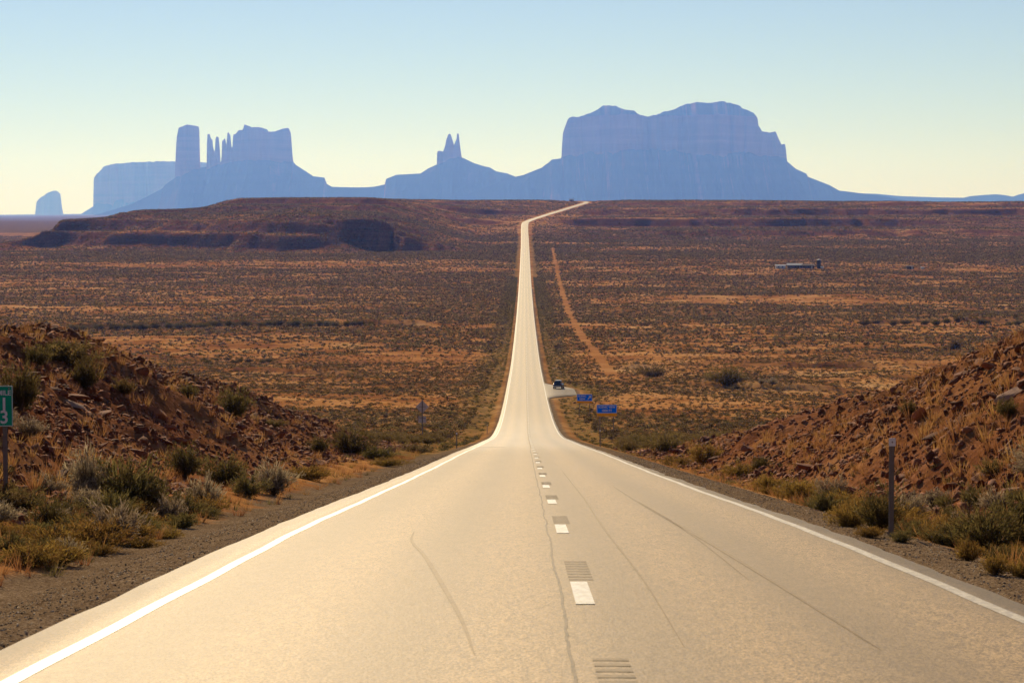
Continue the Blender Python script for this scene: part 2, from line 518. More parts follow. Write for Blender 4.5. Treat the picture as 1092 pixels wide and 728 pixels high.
def mat_leaf(name, base, tip, trans=0.4, vary=0.5):
    """leaves: 'tip' attribute carries flower heads and dry ends, 'tone' the plant's own colour"""
    t = NT(name)
    oi = t.n('ShaderNodeObjectInfo')
    tone = t.math('FRACT', t.math('ADD', t.attr('tone'), oi.outputs['Random']))
    c = t.mix(t.attr('tip'), base, tip)
    hs = t.n('ShaderNodeHueSaturation')
    t.put(hs.inputs['Value'], t.math('ADD', 1.0 - vary / 2, t.math('MULTIPLY', tone, vary)))
    t.put(hs.inputs['Hue'], t.math('ADD', 0.485, t.math('MULTIPLY', tone, 0.03)))
    t.l(c, hs.inputs['Color'])
    d = t.n('ShaderNodeBsdfDiffuse'); tr = t.n('ShaderNodeBsdfTranslucent')
    t.l(hs.outputs[0], d.inputs[0]); t.l(hs.outputs[0], tr.inputs[0])
    mx = t.n('ShaderNodeMixShader'); mx.inputs[0].default_value = trans
    t.l(d.outputs[0], mx.inputs[1]); t.l(tr.outputs[0], mx.inputs[2]); t.l(mx.outputs[0], t.out.inputs['Surface'])
    return t.m


def mat_butte():
    t = NT('red_sandstone'); g = t.pos((1, 1, 1))
    band = t.noise(t.pos((0.0005, 0.0005, 0.022)), 1.0, 4, 0.6)
    streak = t.noise(t.pos((0.0028, 0.0028, 0.0016)), 1.0, 3, 0.5)
    v = t.math('ADD', t.math('MULTIPLY', band, 0.5), t.math('MULTIPLY', streak, 0.5))
    col = t.ramp(v, [(0.3, (0.24, 0.080, 0.050)), (0.5, (0.40, 0.130, 0.080)), (0.7, (0.56, 0.20, 0.125))])
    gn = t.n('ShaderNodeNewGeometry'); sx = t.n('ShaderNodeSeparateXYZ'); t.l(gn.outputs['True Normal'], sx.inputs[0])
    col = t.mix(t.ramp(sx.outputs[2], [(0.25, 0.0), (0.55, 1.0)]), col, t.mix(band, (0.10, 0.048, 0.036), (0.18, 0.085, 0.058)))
    t.bsdf(col, 0.95, spec=0.0)
    return t.m


M = {}
M['ground'] = mat_ground('desert_soil')
M['path'] = mat_ground('worn_dirt', True)
M['asphalt'] = mat_asphalt()
M['white_line'] = mat_paint('white_road_paint', (0.80, 0.76, 0.66), (0.42, 0.35, 0.25))
M['tan_line'] = mat_paint('dusty_road_paint', (0.66, 0.56, 0.38), (0.40, 0.32, 0.20))
M['dash'] = mat_paint('glare_road_paint', (0.82, 0.76, 0.58), (0.6, 0.5, 0.33), 0.4)  # yellow centre paint with its backlit glare put into the pale colour
M['tar'] = mat_paint('tar_seam', (0.045, 0.030, 0.016), (0.15, 0.097, 0.046), 0.70, (1.0, 0.72, 0.42))
M['groove'] = mat_paint('milled_groove', (0.10, 0.064, 0.030), (0.20, 0.128, 0.055), 0.70, (1.0, 0.68, 0.33))
M['skid'] = mat_paint('tyre_rubber_mark', (0.15, 0.093, 0.038), (0.25, 0.156, 0.063), 0.70, (1.0, 0.72, 0.42))
M['rock'] = mat_rock('bank_sandstone', (0.080, 0.024, 0.010), (0.215, 0.069, 0.029), (0.48, 0.205, 0.092))
M['slab'] = mat_rock('pale_red_slab', (0.24, 0.11, 0.062), (0.38, 0.20, 0.12), (0.52, 0.31, 0.20))
M['pale_rock'] = mat_rock('pale_sandstone', (0.35, 0.24, 0.16), (0.5, 0.36, 0.25), (0.6, 0.46, 0.34))
M['butte'] = mat_butte()
M['scrub'] = mat_leaf('scrub_leaves', (0.085, 0.062, 0.030), (0.36, 0.24, 0.095), 0.36, 1.0)  # besides flower heads, dark base and golden tips paint in backlit rims
M['sage'] = mat_leaf('sage_leaves', (0.125, 0.085, 0.032), (0.26, 0.175, 0.070), 0.5)
M['dark'] = mat_leaf('greasewood_leaves', (0.092, 0.074, 0.028), (0.22, 0.155, 0.055), 0.45)
M['olive'] = mat_leaf('olive_leaves', (0.115, 0.095, 0.035), (0.26, 0.19, 0.07), 0.42)
M['gold'] = mat_leaf('rabbitbrush_leaves', (0.17, 0.105, 0.030), (0.40, 0.235, 0.06), 0.45)
M['pale'] = mat_leaf('pale_seed_heads', (0.15, 0.105, 0.06), (0.52, 0.41, 0.27), 0.45)
M['grass'] = mat_leaf('dry_grass_blades', (0.23, 0.105, 0.036), (0.50, 0.26, 0.095), 0.5)
M['stem'] = mat_plain('woody_stem', (0.14, 0.09, 0.055), 0.9, scale=20)
M['steel'] = mat_plain('dull_steel', (0.20, 0.175, 0.155), 0.6, 0.3, scale=9, dirt=(0.12, 0.06, 0.035))
M['galv'] = mat_plain('galvanised_steel', (0.33, 0.32, 0.31), 0.5, 0.7, scale=6)
M['signback'] = mat_plain('bare_sign_back', (0.55, 0.47, 0.42), 0.7, 0.0, scale=5)
M['green'] = mat_plain('green_sign_face', (0.003, 0.36, 0.20), 0.6, spec=0.15, var=0.06)
M['blue'] = mat_plain('blue_sign_face', (0.002, 0.20, 1.0), 0.7, spec=0.0, var=0.03)
M['orange'] = mat_plain('orange_sign_face', (1.0, 0.40, 0.012), 0.6, spec=0.1, var=0.05)
M['white'] = mat_plain('white_sign_paint', (0.8, 0.8, 0.77), 0.5, var=0.12)
M['black_paint'] = mat_plain('dark_car_paint', (0.014, 0.017, 0.022), 0.25, spec=0.6, var=0.1)
M['glass'] = mat_plain('dark_glass', (0.012, 0.018, 0.024), 0.08, spec=0.8, var=0.05)
M['rubber'] = mat_plain('tyre_rubber', (0.015, 0.015, 0.015), 0.9, var=0.1)
M['chrome'] = mat_plain('silver_trim', (0.6, 0.6, 0.6), 0.25, 0.9, var=0.1)
M['red_lamp'] = mat_plain('red_lamp', (0.35, 0.01, 0.01), 0.2, var=0.05)
M['wall_dark'] = mat_plain('weathered_boards', (0.13, 0.085, 0.06), 0.85, scale=1.5)
M['wall_pale'] = mat_plain('pale_siding', (0.6, 0.56, 0.5), 0.7, scale=1.0, var=0.15)
M['roof_pale'] = mat_plain('pale_tin_roof', (0.62, 0.56, 0.45), 0.5, scale=1.0, var=0.2)
M['tank'] = mat_plain('dark_tank_steel', (0.05, 0.045, 0.045), 0.6, scale=2.0)

# ------------------------------------------------------------------ ground sheet (dense where the road cutting is, coarse far out)
dt = 0.00085
core = np.arange(-0.262, 0.262 + dt, dt)
outer = 0.262 + 0.0012 * (np.cumsum(1.13 ** np.arange(54)))
outer = outer[outer < 2.2]
tcol = np.concatenate([-outer[::-1], core, outer])
rows = [np.linspace(-55, 8, 40)]
y = 8.0
lst = []
while y < 62000:
    y += 0.22 if y < 170 else max(0.22, 0.0050 * (y - 126)) if y < 2200 else 5.0 if y < 3860 else 0.022 * y
    lst.append(y)
rows = np.concatenate([rows[0], np.array(lst)])
T, Y = np.meshgrid(tcol, rows)
X = T * (Y + 62) + ROADX(np.clip(Y, 0, 300)) * 0.6
nr, nc = X.shape
Z = np.empty_like(X)
for i in range(0, nr, 120):
    Z[i:i + 120] = height(X[i:i + 120], Y[i:i + 120])
xc = ROADX(Y); o_ = X - xc
off_ = np.where(o_ > 0, o_ - pull_ext(Y), -o_)
veg = veg_density(X, Y) * sstep(off_, 6, 14)
veg = np.where(Y > 3900, np.maximum(veg, 2.6 * sstep(Y, 3900, 5200)), veg)
gw = np.where(o_ > 0, 5.3 - 0.6 * sstep(Y, 120, 220), 6.8 - 2.0 * sstep(Y, 110, 220)) + 0.5 * fbm(X / 1.1, Y / 1.6, 3, 81)
gravel = (1 - sstep(off_, gw - 0.3, gw + 0.4)) * (Y < 1500)
rockm = np.where(o_ < 0, sstep(-o_, 7.6, 9.5) * sstep(HL(Y), 0.15, 1.2) * (1 - sstep(-o_, 19, 30)) * (Y < 215),
                 sstep(o_, 6.0, 7.4) * sstep(HR(Y), 0.1, 0.8) * (1 - sstep(o_, 18, 30)) * (Y < 190))
rockm = np.clip(rockm * (0.75 + 0.5 * fbm(X / 3, Y / 3, 3, 83)), 0, 1)
gx = np.gradient(Z, axis=0) / np.maximum(np.gradient(Y, axis=0), 1e-6)
rockm = np.maximum(rockm, 0.85 * sstep(np.abs(gx), 0.05, 0.20) * (Y > 1500) * (Y < 9000))
idx = np.arange(nr * nc).reshape(nr, nc)
quads = np.stack([idx[:-1, :-1], idx[:-1, 1:], idx[1:, 1:], idx[1:, :-1]], -1).reshape(-1, 4)
pd = path_dist(X, Y) + 0.35 * fbm(X / 3, Y / 14, 3, 85) + 0.8 * fbm(X / 9, Y / 60, 2, 86)
pd = np.where((Y > 240) & (Y < 2330), pd, 9)
onpath = (pd < 1.0)
fmask = (onpath[:-1, :-1].astype(int) + onpath[:-1, 1:] + onpath[1:, 1:] + onpath[1:, :-1]).reshape(-1) >= 2
V = np.stack([X, Y, Z], -1).reshape(-1, 3)
vergea = sstep(off_, 4.5, 6.5) * (1 - sstep(off_, 9, 17 + 6 * fbm(X / 20, Y / 30, 2, 99))) * (Y > 130) * (Y < 2600)
at = {'verge': vergea.ravel(), 'veg': veg.ravel(), 'gravel': gravel.ravel(), 'rock': rockm.ravel()}
g = link('ground', mesh_np('ground', V, quads[~fmask], True, at), M['ground'])
tag(g, 'red desert ground of sand and stony banks reaching to the horizon', 'ground', kind='structure')
pq = quads[fmask]
used, inv = np.unique(pq, return_inverse=True)
pth = link('path', mesh_np('path', V[used], inv.reshape(-1, 4), True), M['path'])
tag(pth, 'orange dirt tracks worn through the scrub beside the road', 'path', kind='structure')

# ------------------------------------------------------------------ road
ry = np.concatenate([np.arange(-50, 200, 0.5), np.arange(200, 700, 2.0), np.arange(700, 4150, 5.0)])


def lateral(fn_offsets, ys, dz=0.0, attr_lat=True):
    """a sheet along the road; fn_offsets(y) gives the lateral positions of its columns"""
    V = []; L = []
    for yy in ys:
        offs = fn_offsets(yy)
        h = 0.5
        tx = float(ROADX(yy + h) - ROADX(yy - h))
        n = math.hypot(tx, 1.0)
        nx, ny = 1.0 / n, -tx / n
        x0 = float(ROADX(yy)); z0 = float(ROADZ(yy))
        for a in offs:
            V.append((x0 + a * nx, yy + a * ny, z0 - 0.012 * min(abs(a), 4.0) + dz)); L.append(a)
    k = len(fn_offsets(ys[0])); m = len(ys)
    ix = np.arange(m * k).reshape(m, k)
    q = np.stack([ix[:-1, :-1], ix[:-1, 1:], ix[1:, 1:], ix[1:, :-1]], -1).reshape(-1, 4)
    return np.array(V), q, np.array(L)


wig = lambda yy, s: 0.10 * float(fbm(np.array([yy / 1.7]), np.array([s * 7.7]), 3, 91)[0]) + 0.05 * float(fbm(np.array([yy / 9]), np.array([s * 3.1]), 2, 93)[0])


def road_cols(yy):
    e = float(pull_ext(yy)); l = -4.42 + 0.4 * wig(yy, 1); r = 3.98 + wig(yy, 2) + e
    return [l - 0.04, l, -4.0, -2.7, -1.8, -0.9, 0, 0.9, 1.8, 2.7, 3.6, r, r + 0.04]


V, q, L = lateral(road_cols, ry)
k = 13
Vr = V.reshape(-1, k, 3); Vr[:, 0, 2] -= 0.35; Vr[:, -1, 2] -= 0.35      # the broken outer lip of the pavement
road = link('road', mesh_np('road', V, q, False, {'lat': L}), M['asphalt'])
tag(road, 'long straight two lane asphalt road running down and away to the plateau', 'road', kind='structure')


def strip(name, m, a0, a1, ys, dz=0.004, wob=None):
    f = (lambda yy: [a0, a1]) if wob is None else (lambda yy: [a0 + wob(yy), a1 + wob(yy)])
    V, q, L = lateral(f, ys, dz)
    return link(name, mesh_np(name, V, q, False, {'lat': L}), m, road)


ly = np.concatenate([np.arange(-48, 200, 0.5), np.arange(200, 700, 2.0), np.arange(700, 2860, 5.0)])
lw = lambda yy: 0.012 * math.sin(yy * 0.31) + 0.008 * math.sin(yy * 1.1)
strip('edge_line', M['white_line'], -3.95, -3.82, ly, 0.004, lw)
strip('edge_line', M['tan_line'], 3.58, 3.72, ly, 0.004, lw)


def many(name, m, pieces, dz):
    VV = []; QQ = []; LL = []; b = 0
    for (a0, a1, y0, y1, st) in pieces:
        ys = np.arange(y0, y1 + 1e-6, max(st, 0.05)); ys = np.append(ys, y1) if ys[-1] < y1 - 1e-3 else ys
        V, q, L = lateral(lambda yy: [a0, a1], ys, dz)
        VV.append(V); QQ.append(q + b); LL.append(L); b += len(V)
    return link(name, mesh_np(name, np.concatenate(VV), np.concatenate(QQ), False, {'lat': np.concatenate(LL)}), m, road)


dash = []; groove = []
for kq in range(0, 75):
    y0 = 20.7 + 12.2 * kq - 12.2
    dash.append((-0.095, 0.075, y0, y0 + 2.7, 1.0))
    for j in range(8):
        yg = y0 + 3.0 + 0.40 * j
        groove.append((-0.10, 0.15, yg, yg + 0.22, 0.5))
for j in range(5):
    groove.append((-0.08, 0.17, 14.7 + 0.34 * j, 14.86 + 0.34 * j, 0.5))
many('lane_dash', M['dash'], dash, 0.008)
many('rumble_groove', M['groove'], groove, 0.004)
cw = lambda yy: 0.035 * float(fbm(np.array([yy / 2.6]), np.array([3.3]), 4, 95)[0]) + 0.012 * float(fbm(np.array([yy / 0.4]), np.array([1.3]), 2, 96)[0])
strip('tar_seam', M['tar'], -0.225, -0.200, np.arange(10, 150, 0.15), 0.004, cw)
strip('tar_seam', M['skid'], -0.20, -0.10, np.arange(150, 800, 2.0), 0.004, cw)


def curve_strip(name, m, pts, wd):
    """a thin mark lying on the road; pts are (offset from centre, distance)"""
    f = pchip([p[1] for p in pts], [p[0] for p in pts])
    y0_, y1_ = pts[0][1], pts[-1][1]
    hw = lambda yy: wd / 2 * math.sin(math.pi * min(max((yy - y0_) / (y1_ - y0_), 0.0), 1.0)) ** 0.6 + 0.002
    V, q, L = lateral(lambda yy: [float(f(yy)) - hw(yy) + 0.03 * cw(yy), float(f(yy)) + hw(yy) + 0.03 * cw(yy)], np.arange(pts[0][1], pts[-1][1], 0.25), 0.004)
    return link(name, mesh_np(name, V, q, False, {'lat': L}), m, road)


curve_strip('skid_mark', M['skid'], [(-0.9, 16.5), (-1.05, 19), (-1.35, 23), (-1.75, 28), (-2.1, 32), (-2.15, 34)], 0.05)
curve_strip('skid_mark', M['skid'], [(2.05, 17), (2.0, 22), (1.9, 30), (1.75, 42), (1.7, 60)], 0.07)
curve_strip('tar_seam', M['skid'], [(0.62, 17), (0.66, 24), (0.62, 34), (0.7, 50), (0.72, 80)], 0.035)
curve_strip('tar_seam', M['skid'], [(1.75, 24), (1.8, 33), (1.72, 47)], 0.03)
many('dark_strip', M['tar'], [(-3.9, -1.9, 159, 160.6, 0.4)], 0.004)  # one dark strip across part of the left lane

# ------------------------------------------------------------------ buttes (solid rock masses on their talus slopes, at their real distances)
def butte(name, label, D, cliff, talus, depth_max, rim=None, fl=12.0, seed=1, extra_slope=0.55, res=1.0):
    depth_max = depth_max * 2.7; fl = fl * 3.2
    def conv(pts):
        out = []
        for px, py in pts:
            d = ray(px, py); out.append((d[0] / d[1] * D, d[2] / d[1] * D))
        return np.array(out)
    tl = conv(talus)
    stp = D / F * 0.8 * res
    u = np.arange(tl[0, 0], tl[-1, 0], stp)
    Su = np.interp(u, tl[:, 0], tl[:, 1])
    Tu = np.full_like(u, -1e4); Dc = np.zeros_like(u)
    if cliff is not None:
        cl = conv(cliff)
        inside = (u > cl[0, 0]) & (u < cl[-1, 0])
        Tu[inside] = np.interp(u[inside], cl[:, 0], cl[:, 1])
        px1 = D / F
        Tu = Tu + px1 * (0.9 * fbm(u / (px1 * 5), u * 0 + 3, 3, seed + 31) + 0.9 * np.minimum(fbm(u / (px1 * 11), u * 0 + 8, 2, seed + 33), 0))
        Tu = np.where(inside, Tu, -1e4)
        ch = np.where(inside, np.maximum(Tu - Su, 0), 0)
        cm = max(ch.max(), 1)
        rad = np.full_like(u, 1e9)
        solid = ch > 0.42 * cm
        bad = np.where(~solid)[0]
        pos = np.arange(len(u))
        if len(bad):
            j = np.searchsorted(bad, pos)
            lo = np.where(j > 0, pos - bad[np.clip(j - 1, 0, len(bad) - 1)], 10**6)
            hi = np.where(j < len(bad), bad[np.clip(j, 0, len(bad) - 1)] - pos, 10**6)
            rad = np.minimum(lo, hi) * stp
        Dc = np.where(inside, np.clip(1.1 * rad + 8, 10, depth_max), 0)
        Dc = Dc * (1 + 0.5 * fbm(u / 260, u * 0, 3, seed)) + fl * fbm(u / 60, u * 0 + 5, 4, seed + 3)
        Dc = np.where(inside, np.maximum(Dc, 6), 0)
    base = -D * 14 / F - 30
    talus_run = (max(Su.max() - base, 40)) / 0.40
    ext = depth_max + talus_run
    nv = 150
    vv = np.sinh(np.linspace(-3.2, 3.2, nv)); vv = vv / vv[-1] * ext
    if cliff is not None:                          # pack the rows round the cliff foot
        vv = np.sort(np.concatenate([vv, np.linspace(-depth_max * 1.25, depth_max * 1.25, 90)]))
    U, W = np.meshgrid(u, vv)
    DcG = Dc[None, :] + 0 * W; SG = Su[None, :] + 0 * W
    # talus leans outward from the cliff foot all round
    dist = np.maximum(np.abs(W) - DcG, 0)
    run = np.maximum(SG - base, 5) / extra_slope
    tq = np.clip(dist / run / 1.25, 0, 1)
    Zt = base + (SG - base) * (1 - tq) ** 1.5
    if cliff is not None:
        foot = np.where(Dc > 0, np.maximum(Tu - Su, 0), 0)[None, :]
        Zt = Zt + 0.22 * foot * fbm(U / (D * 0.011), W / (D * 0.03), 4, seed + 21) * (1 - sstep(dist, 0, 0.02 * D))
    gul = fbm(U / (D * 0.006), W / (D * 0.02), 4, seed + 11)
    Zt = Zt + 0.10 * (SG - base) * gul * sstep(dist, 0, 200)
    # low ledges in the talus
    led = 18.0
    Zt = lerp(Zt, np.floor(Zt / led) * led + led * sstep((Zt / led) % 1, 0.55, 1.0), 0.35 * sstep(dist, 5, 60))
    Zc = Tu[None, :] + 0 * W
    if rim is not None:
        zr = ray(CX, rim)[2] / ray(CX, rim)[1] * D
        Zc = np.where(Zc > zr, np.minimum(Zc, zr + 0.75 * np.maximum(DcG - np.abs(W), 0)), Zc)
    inc = (np.abs(W) < DcG) & (Zc > Zt)
    Zf = np.where(inc, Zc + 3 * fbm(U / 20, W / 20, 2, seed + 5) * 0, Zt)
    n0, n1 = Zf.shape
    ix = np.arange(n0 * n1).reshape(n0, n1)
    q = np.stack([ix[:-1, :-1], ix[:-1, 1:], ix[1:, 1:], ix[1:, :-1]], -1).reshape(-1, 4)
    me = mesh_np(name, np.stack([U, W + D, Zf], -1).reshape(-1, 3), q, False)
    o = link(name, me, M['butte'])
    return tag(o, label, 'butte' if cliff is not None else 'hill', kind='structure')


butte('mesa', 'broad flat topped sandstone mesa, largest landform on the skyline, right of the road', 30000,
      [(598.6, 168), (599.4, 154), (600.2, 142), (602.4, 135.4), (605.7, 126.4), (607.3, 125.2), (616.4, 124.7), (628.7, 121.4), (639.4, 116.1), (641.9, 114.5), (655, 115.2), (656.7, 117), (665, 120.6), (672.4, 121.1), (679, 125), (687.2, 126.4), (695.5, 125), (703.7, 121.4), (719.3, 116.8), (729, 112), (745, 111.8), (774.4, 111.2), (777.7, 112.9), (786.8, 114.8), (787.9, 117.3), (800, 121.1), (804.9, 128), (805.7, 135.4), (809.8, 141.2), (818.9, 142), (822.2, 140.4), (826.3, 140.4), (832.9, 153.6), (835.4, 152.7), (837.4, 153), (838.7, 165.9), (839, 171)],
      [(440, 232), (480, 216), (500, 207), (530, 195), (548, 188.5), (557.8, 186.5), (578.4, 178.3), (580, 176.5), (586, 172.5), (588, 170), (598.5, 168.7), (660, 163), (760, 163), (838.3, 170.9), (848.6, 179.9), (860, 184.9), (861.4, 188.2), (884.8, 197.3), (894.7, 203), (900, 203.5), (915, 205.5), (935, 208), (970, 214), (1010, 226)],
      330, rim=126.0, fl=16, seed=101)
butte('spire_butte', 'pair of thin rock spires on a conical slope, beside the large mesa', 31000,
      [(465.9, 175.4), (466.2, 162.2), (467.7, 161), (472.5, 161.5), (474.7, 155.6), (476.2, 148.3), (478.4, 143.2), (480.3, 142.5), (482, 147.6), (484.2, 154.9), (487.4, 147.6), (487.5, 142.9), (489.4, 142.9), (489.7, 147.6), (492, 165.9), (493, 168.6)],
      [(325, 222), (350, 209), (370, 201.5), (400, 198.9), (410.3, 196.7), (411.7, 190.8), (422.7, 186.4), (448.4, 185), (456.4, 179.8), (465.9, 175.4), (480, 171), (493.8, 168.4), (505.5, 174), (517.2, 177.6), (522.3, 178.4), (528.9, 182.7), (540.7, 184.9), (546.5, 187.1), (560, 193), (580, 204), (610, 222)],
      40, fl=4, seed=131, res=0.7)
butte('castle_butte', 'cluster of sandstone towers and castle shaped butte left of the road', 31500,
      [(186.6, 189), (187, 173.1), (188.4, 147.5), (191.1, 135.6), (204, 133.7), (212.2, 134.7), (213.1, 153), (213.0, 178.6), (220.4, 179.5), (220.9, 146), (221.4, 142.7), (223.4, 142.7), (224.2, 147), (226.6, 149.5), (227.4, 158), (229.0, 162), (229.9, 147.2), (231.2, 145), (233.2, 146.2), (234.0, 156), (234.5, 162.1), (235.1, 173.1), (236.2, 171.3), (236.9, 150.2), (240.4, 147.5), (241.2, 156), (242.6, 141.5), (243.6, 140.2), (246.0, 145.6), (246.8, 158), (247.8, 157), (248.6, 142.9), (251.6, 142.9), (255.2, 139.2), (260.7, 138.3), (262.6, 132.8), (266.2, 134.7), (270.8, 137.4), (273.5, 136.5), (281.8, 136.5), (284.5, 141), (295.5, 141), (301, 137.8), (307.4, 137), (310.2, 142), (312.4, 171.3), (313, 174)],
      [(60, 240), (75.8, 234.5), (108.8, 227), (141.8, 217), (160, 207.9), (173.7, 200.6), (176, 197), (186.6, 189.6), (200, 181), (213, 179), (236, 176), (280, 168), (312.4, 172.3), (315.7, 175.9), (325.8, 182.3), (334, 187.8), (345.9, 189.2), (348.6, 196), (354.1, 199.1), (380, 199.7), (404, 199.3), (425, 206), (470, 222)],
      110, fl=9, seed=151, res=0.8)
butte('distant_mesa', 'long pale flat mesa half hidden behind the castle butte', 42000,
      [(99.5, 220), (100, 189), (106, 184.5), (112, 180.8), (113.7, 178.1), (131.9, 175.2), (184.6, 173.9), (221, 173.9), (260, 175), (262, 200)],
      [(62, 240), (75, 235), (98.9, 220.3), (150, 214), (262, 205), (300, 215), (340, 240)],
      500, fl=16, seed=171)
butte('distant_butte', 'small lone blue butte at the far left of the skyline', 50000,
      [(36.8, 233), (37.5, 227.3), (39.4, 214.8), (51.3, 206.6), (58.6, 203.4), (64.5, 206), (65.6, 219.4), (67.8, 229.5), (68, 231)],
      [(18, 241), (27.5, 237.2), (36.6, 233.1), (52, 229), (67.8, 229.8), (73.3, 234), (86, 241)],
      220, fl=14, seed=191)
butte('hills', 'pale low hills on the far left horizon', 58000, None,
      [(-160, 240), (-110, 231), (-60, 226), (-20, 227), (0, 231), (7.3, 234.6), (25, 234.8), (80, 235), (140, 239)], 400, seed=201)
butte('hills', 'low blue ridge on the horizon right of the large mesa', 38000, None,
      [(840, 232), (870, 212), (900, 205.5), (915, 206), (935, 206.6), (960, 209), (1000, 210.4), (1028, 210.8), (1034, 209.2), (1046, 208), (1062, 207), (1072, 208), (1080, 209.6), (1086, 207.5), (1100, 204), (1150, 203), (1250, 208), (1400, 226)], 300, seed=211)

# ------------------------------------------------------------------ plants
def rot_rand(n):
    """n random rotation matrices"""
    q = rng.normal(size=(n, 4)); q /= np.linalg.norm(q, axis=1)[:, None]
    w_, x, y, z = q.T
    return np.stack([np.stack([1 - 2 * (y*y + z*z), 2 * (x*y - z*w_), 2 * (x*z + y*w_)], -1),
                     np.stack([2 * (x*y + z*w_), 1 - 2 * (x*x + z*z), 2 * (y*z - x*w_)], -1),
                     np.stack([2 * (x*z - y*w_), 2 * (y*z + x*w_), 1 - 2 * (x*x + y*y)], -1)], -2)


def shrub_arrays(nst, nlf, leaf, hgt=0.8, up=0.5, seed=0, wid=0.35, tipf=0.55):
    """a bush of unit radius: stems fan out of the root, narrow leaves sit along them. Returns foliage V,F,tip and stem V,F"""
    r = np.random.default_rng(seed)
    az = r.uniform(0, 2 * np.pi, nst)
    sp = np.sqrt(r.uniform(0.02, 1, nst))
    lumps = 1 + 0.28 * np.sin(az * 3 + r.uniform(0, 6)) * sp + 0.16 * np.sin(az * 7 + r.uniform(0, 6))
    ln = r.uniform(0.72, 1.08, nst) * lumps
    th = sp * (math.pi / 2 * (1 - 0.55 * up))
    tipv = np.stack([np.cos(az) * np.sin(th), np.sin(az) * np.sin(th), np.cos(th) * hgt + 0.04], -1) * ln[:, None]
    mid = tipv * np.array([0.42, 0.42, 0.55]) + np.array([0, 0, 0.06])
    root = np.stack([np.cos(az), np.sin(az), 0 * az], -1) * (0.10 * r.uniform(0, 1, nst))[:, None]
    # stems
    SV = []; SF = []
    for i in range(0, nst, 2):
        b = len(SV); e = np.array([-math.sin(az[i]), math.cos(az[i]), 0]) * 0.014
        for p_, kk in ((root[i], 1.4), (mid[i], 0.8), (tipv[i], 0.3)):
            SV += [p_ - e * kk, p_ + e * kk]
        SF += [(b, b + 1, b + 3, b + 2), (b + 2, b + 3, b + 5, b + 4)]
    j = r.integers(0, nst, nlf)
    t = 1 - 0.72 * r.uniform(0, 1, nlf) ** 1.4
    P = ((1 - t)**2)[:, None] * root[j] + (2 * t * (1 - t))[:, None] * mid[j] + (t**2)[:, None] * tipv[j]
    P = P + r.normal(0, 0.055, (nlf, 3))
    P[:, 2] = np.maximum(P[:, 2], 0.02)
    d = tipv[j] - mid[j]; d /= np.linalg.norm(d, axis=1)[:, None]
    d = d + r.normal(0, 0.55, (nlf, 3)) + np.array([0, 0, 0.35]); d /= np.linalg.norm(d, axis=1)[:, None]
    s = np.cross(d, r.normal(0, 1, (nlf, 3))); s /= np.linalg.norm(s, axis=1)[:, None]
    L = leaf * r.uniform(0.6, 1.4, nlf)
    wv = s * (L * wid * 0.5)[:, None]
    a = P - wv * 0.6; b_ = P + wv * 0.6; c = P + d * (L * 0.55)[:, None] + wv; e = P + d * L[:, None]
    FV = np.stack([a, b_, c, e], 1).reshape(-1, 3)
    k0 = np.arange(nlf)[:, None] * 4
    FF = np.concatenate([k0 + 0, k0 + 1, k0 + 2, k0 + 3], 1)
    tp = np.clip((t - tipf) / (1 - tipf), 0, 1) ** 1.5 * r.uniform(0.2, 1.0, nlf)
    tip = np.repeat(tp, 4)
    tone = np.repeat(r.uniform(0, 0.5, nlf), 4)
    return FV, FF, tip, tone, np.array(SV), np.array(SF)


def tuft_arrays(n, hgt=0.5, spread=0.35, wid=0.02, seed=0):
    r = np.random.default_rng(seed)
    az = r.uniform(0, 2 * np.pi, n); sp = np.sqrt(r.uniform(0, 1, n))
    b = np.stack([np.cos(az), np.sin(az), 0 * az], -1) * (spread * 0.5 * sp)[:, None]
    tp = b + np.stack([np.cos(az) * spread * sp, np.sin(az) * spread * sp, hgt * r.uniform(0.5, 1.1, n)], -1) + r.normal(0, 0.05, (n, 3))
    a2 = r.uniform(0, 2 * np.pi, n)
    e = np.stack([np.cos(a2), np.sin(a2), 0 * a2], -1) * wid
    V = np.stack([b - e, b + e, tp], 1).reshape(-1, 3)
    Fc = np.arange(3 * n).reshape(n, 3)
    tip = np.tile([0.1, 0.1, 1.0], n)
    return V, Fc, tip


PROTO = {}


def proto(kind, v):
    """meshes shared by all bushes of one kind and variant"""
    if (kind, v) in PROTO: return PROTO[(kind, v)]
    par = {'sage': dict(nst=90, nlf=3000, leaf=0.10, hgt=0.85, up=0.35, wid=0.40), 'dark': dict(nst=110, nlf=3600, leaf=0.10, hgt=0.95, up=0.45, wid=0.34),
           'olive': dict(nst=120, nlf=3200, leaf=0.13, hgt=0.80, up=0.40, wid=0.24), 'gold': dict(nst=120, nlf=3400, leaf=0.12, hgt=0.80, up=0.35, wid=0.26, tipf=0.35),
           'pale': dict(nst=110, nlf=2600, leaf=0.15, hgt=0.9, up=0.5, wid=0.20, tipf=0.4)}[kind]
    FV, FF, tip, tone, SV, SF = shrub_arrays(seed=hash((kind == 'sage') * 7 + (kind == 'dark') * 13 + (kind == 'olive') * 17 + (kind == 'gold') * 23 + v * 101) % 9999, **par)
    fm = mesh_np('foliage', FV, FF, False, {'tip': tip, 'tone': tone}); fm.materials.append(M[kind])
    sm = mesh_np('stem', SV, SF, False); sm.materials.append(M['stem'])
    PROTO[(kind, v)] = (fm, sm)
    return PROTO[(kind, v)]


NAME = {'sage': 'sagebrush', 'dark': 'greasewood_bush', 'olive': 'desert_shrub', 'gold': 'rabbitbrush', 'pale': 'dry_bush'}
CATS = {'sage': 'bush', 'dark': 'bush', 'olive': 'bush', 'gold': 'bush', 'pale': 'bush'}
COUNT = {'bush': 0}
TAKEN = []


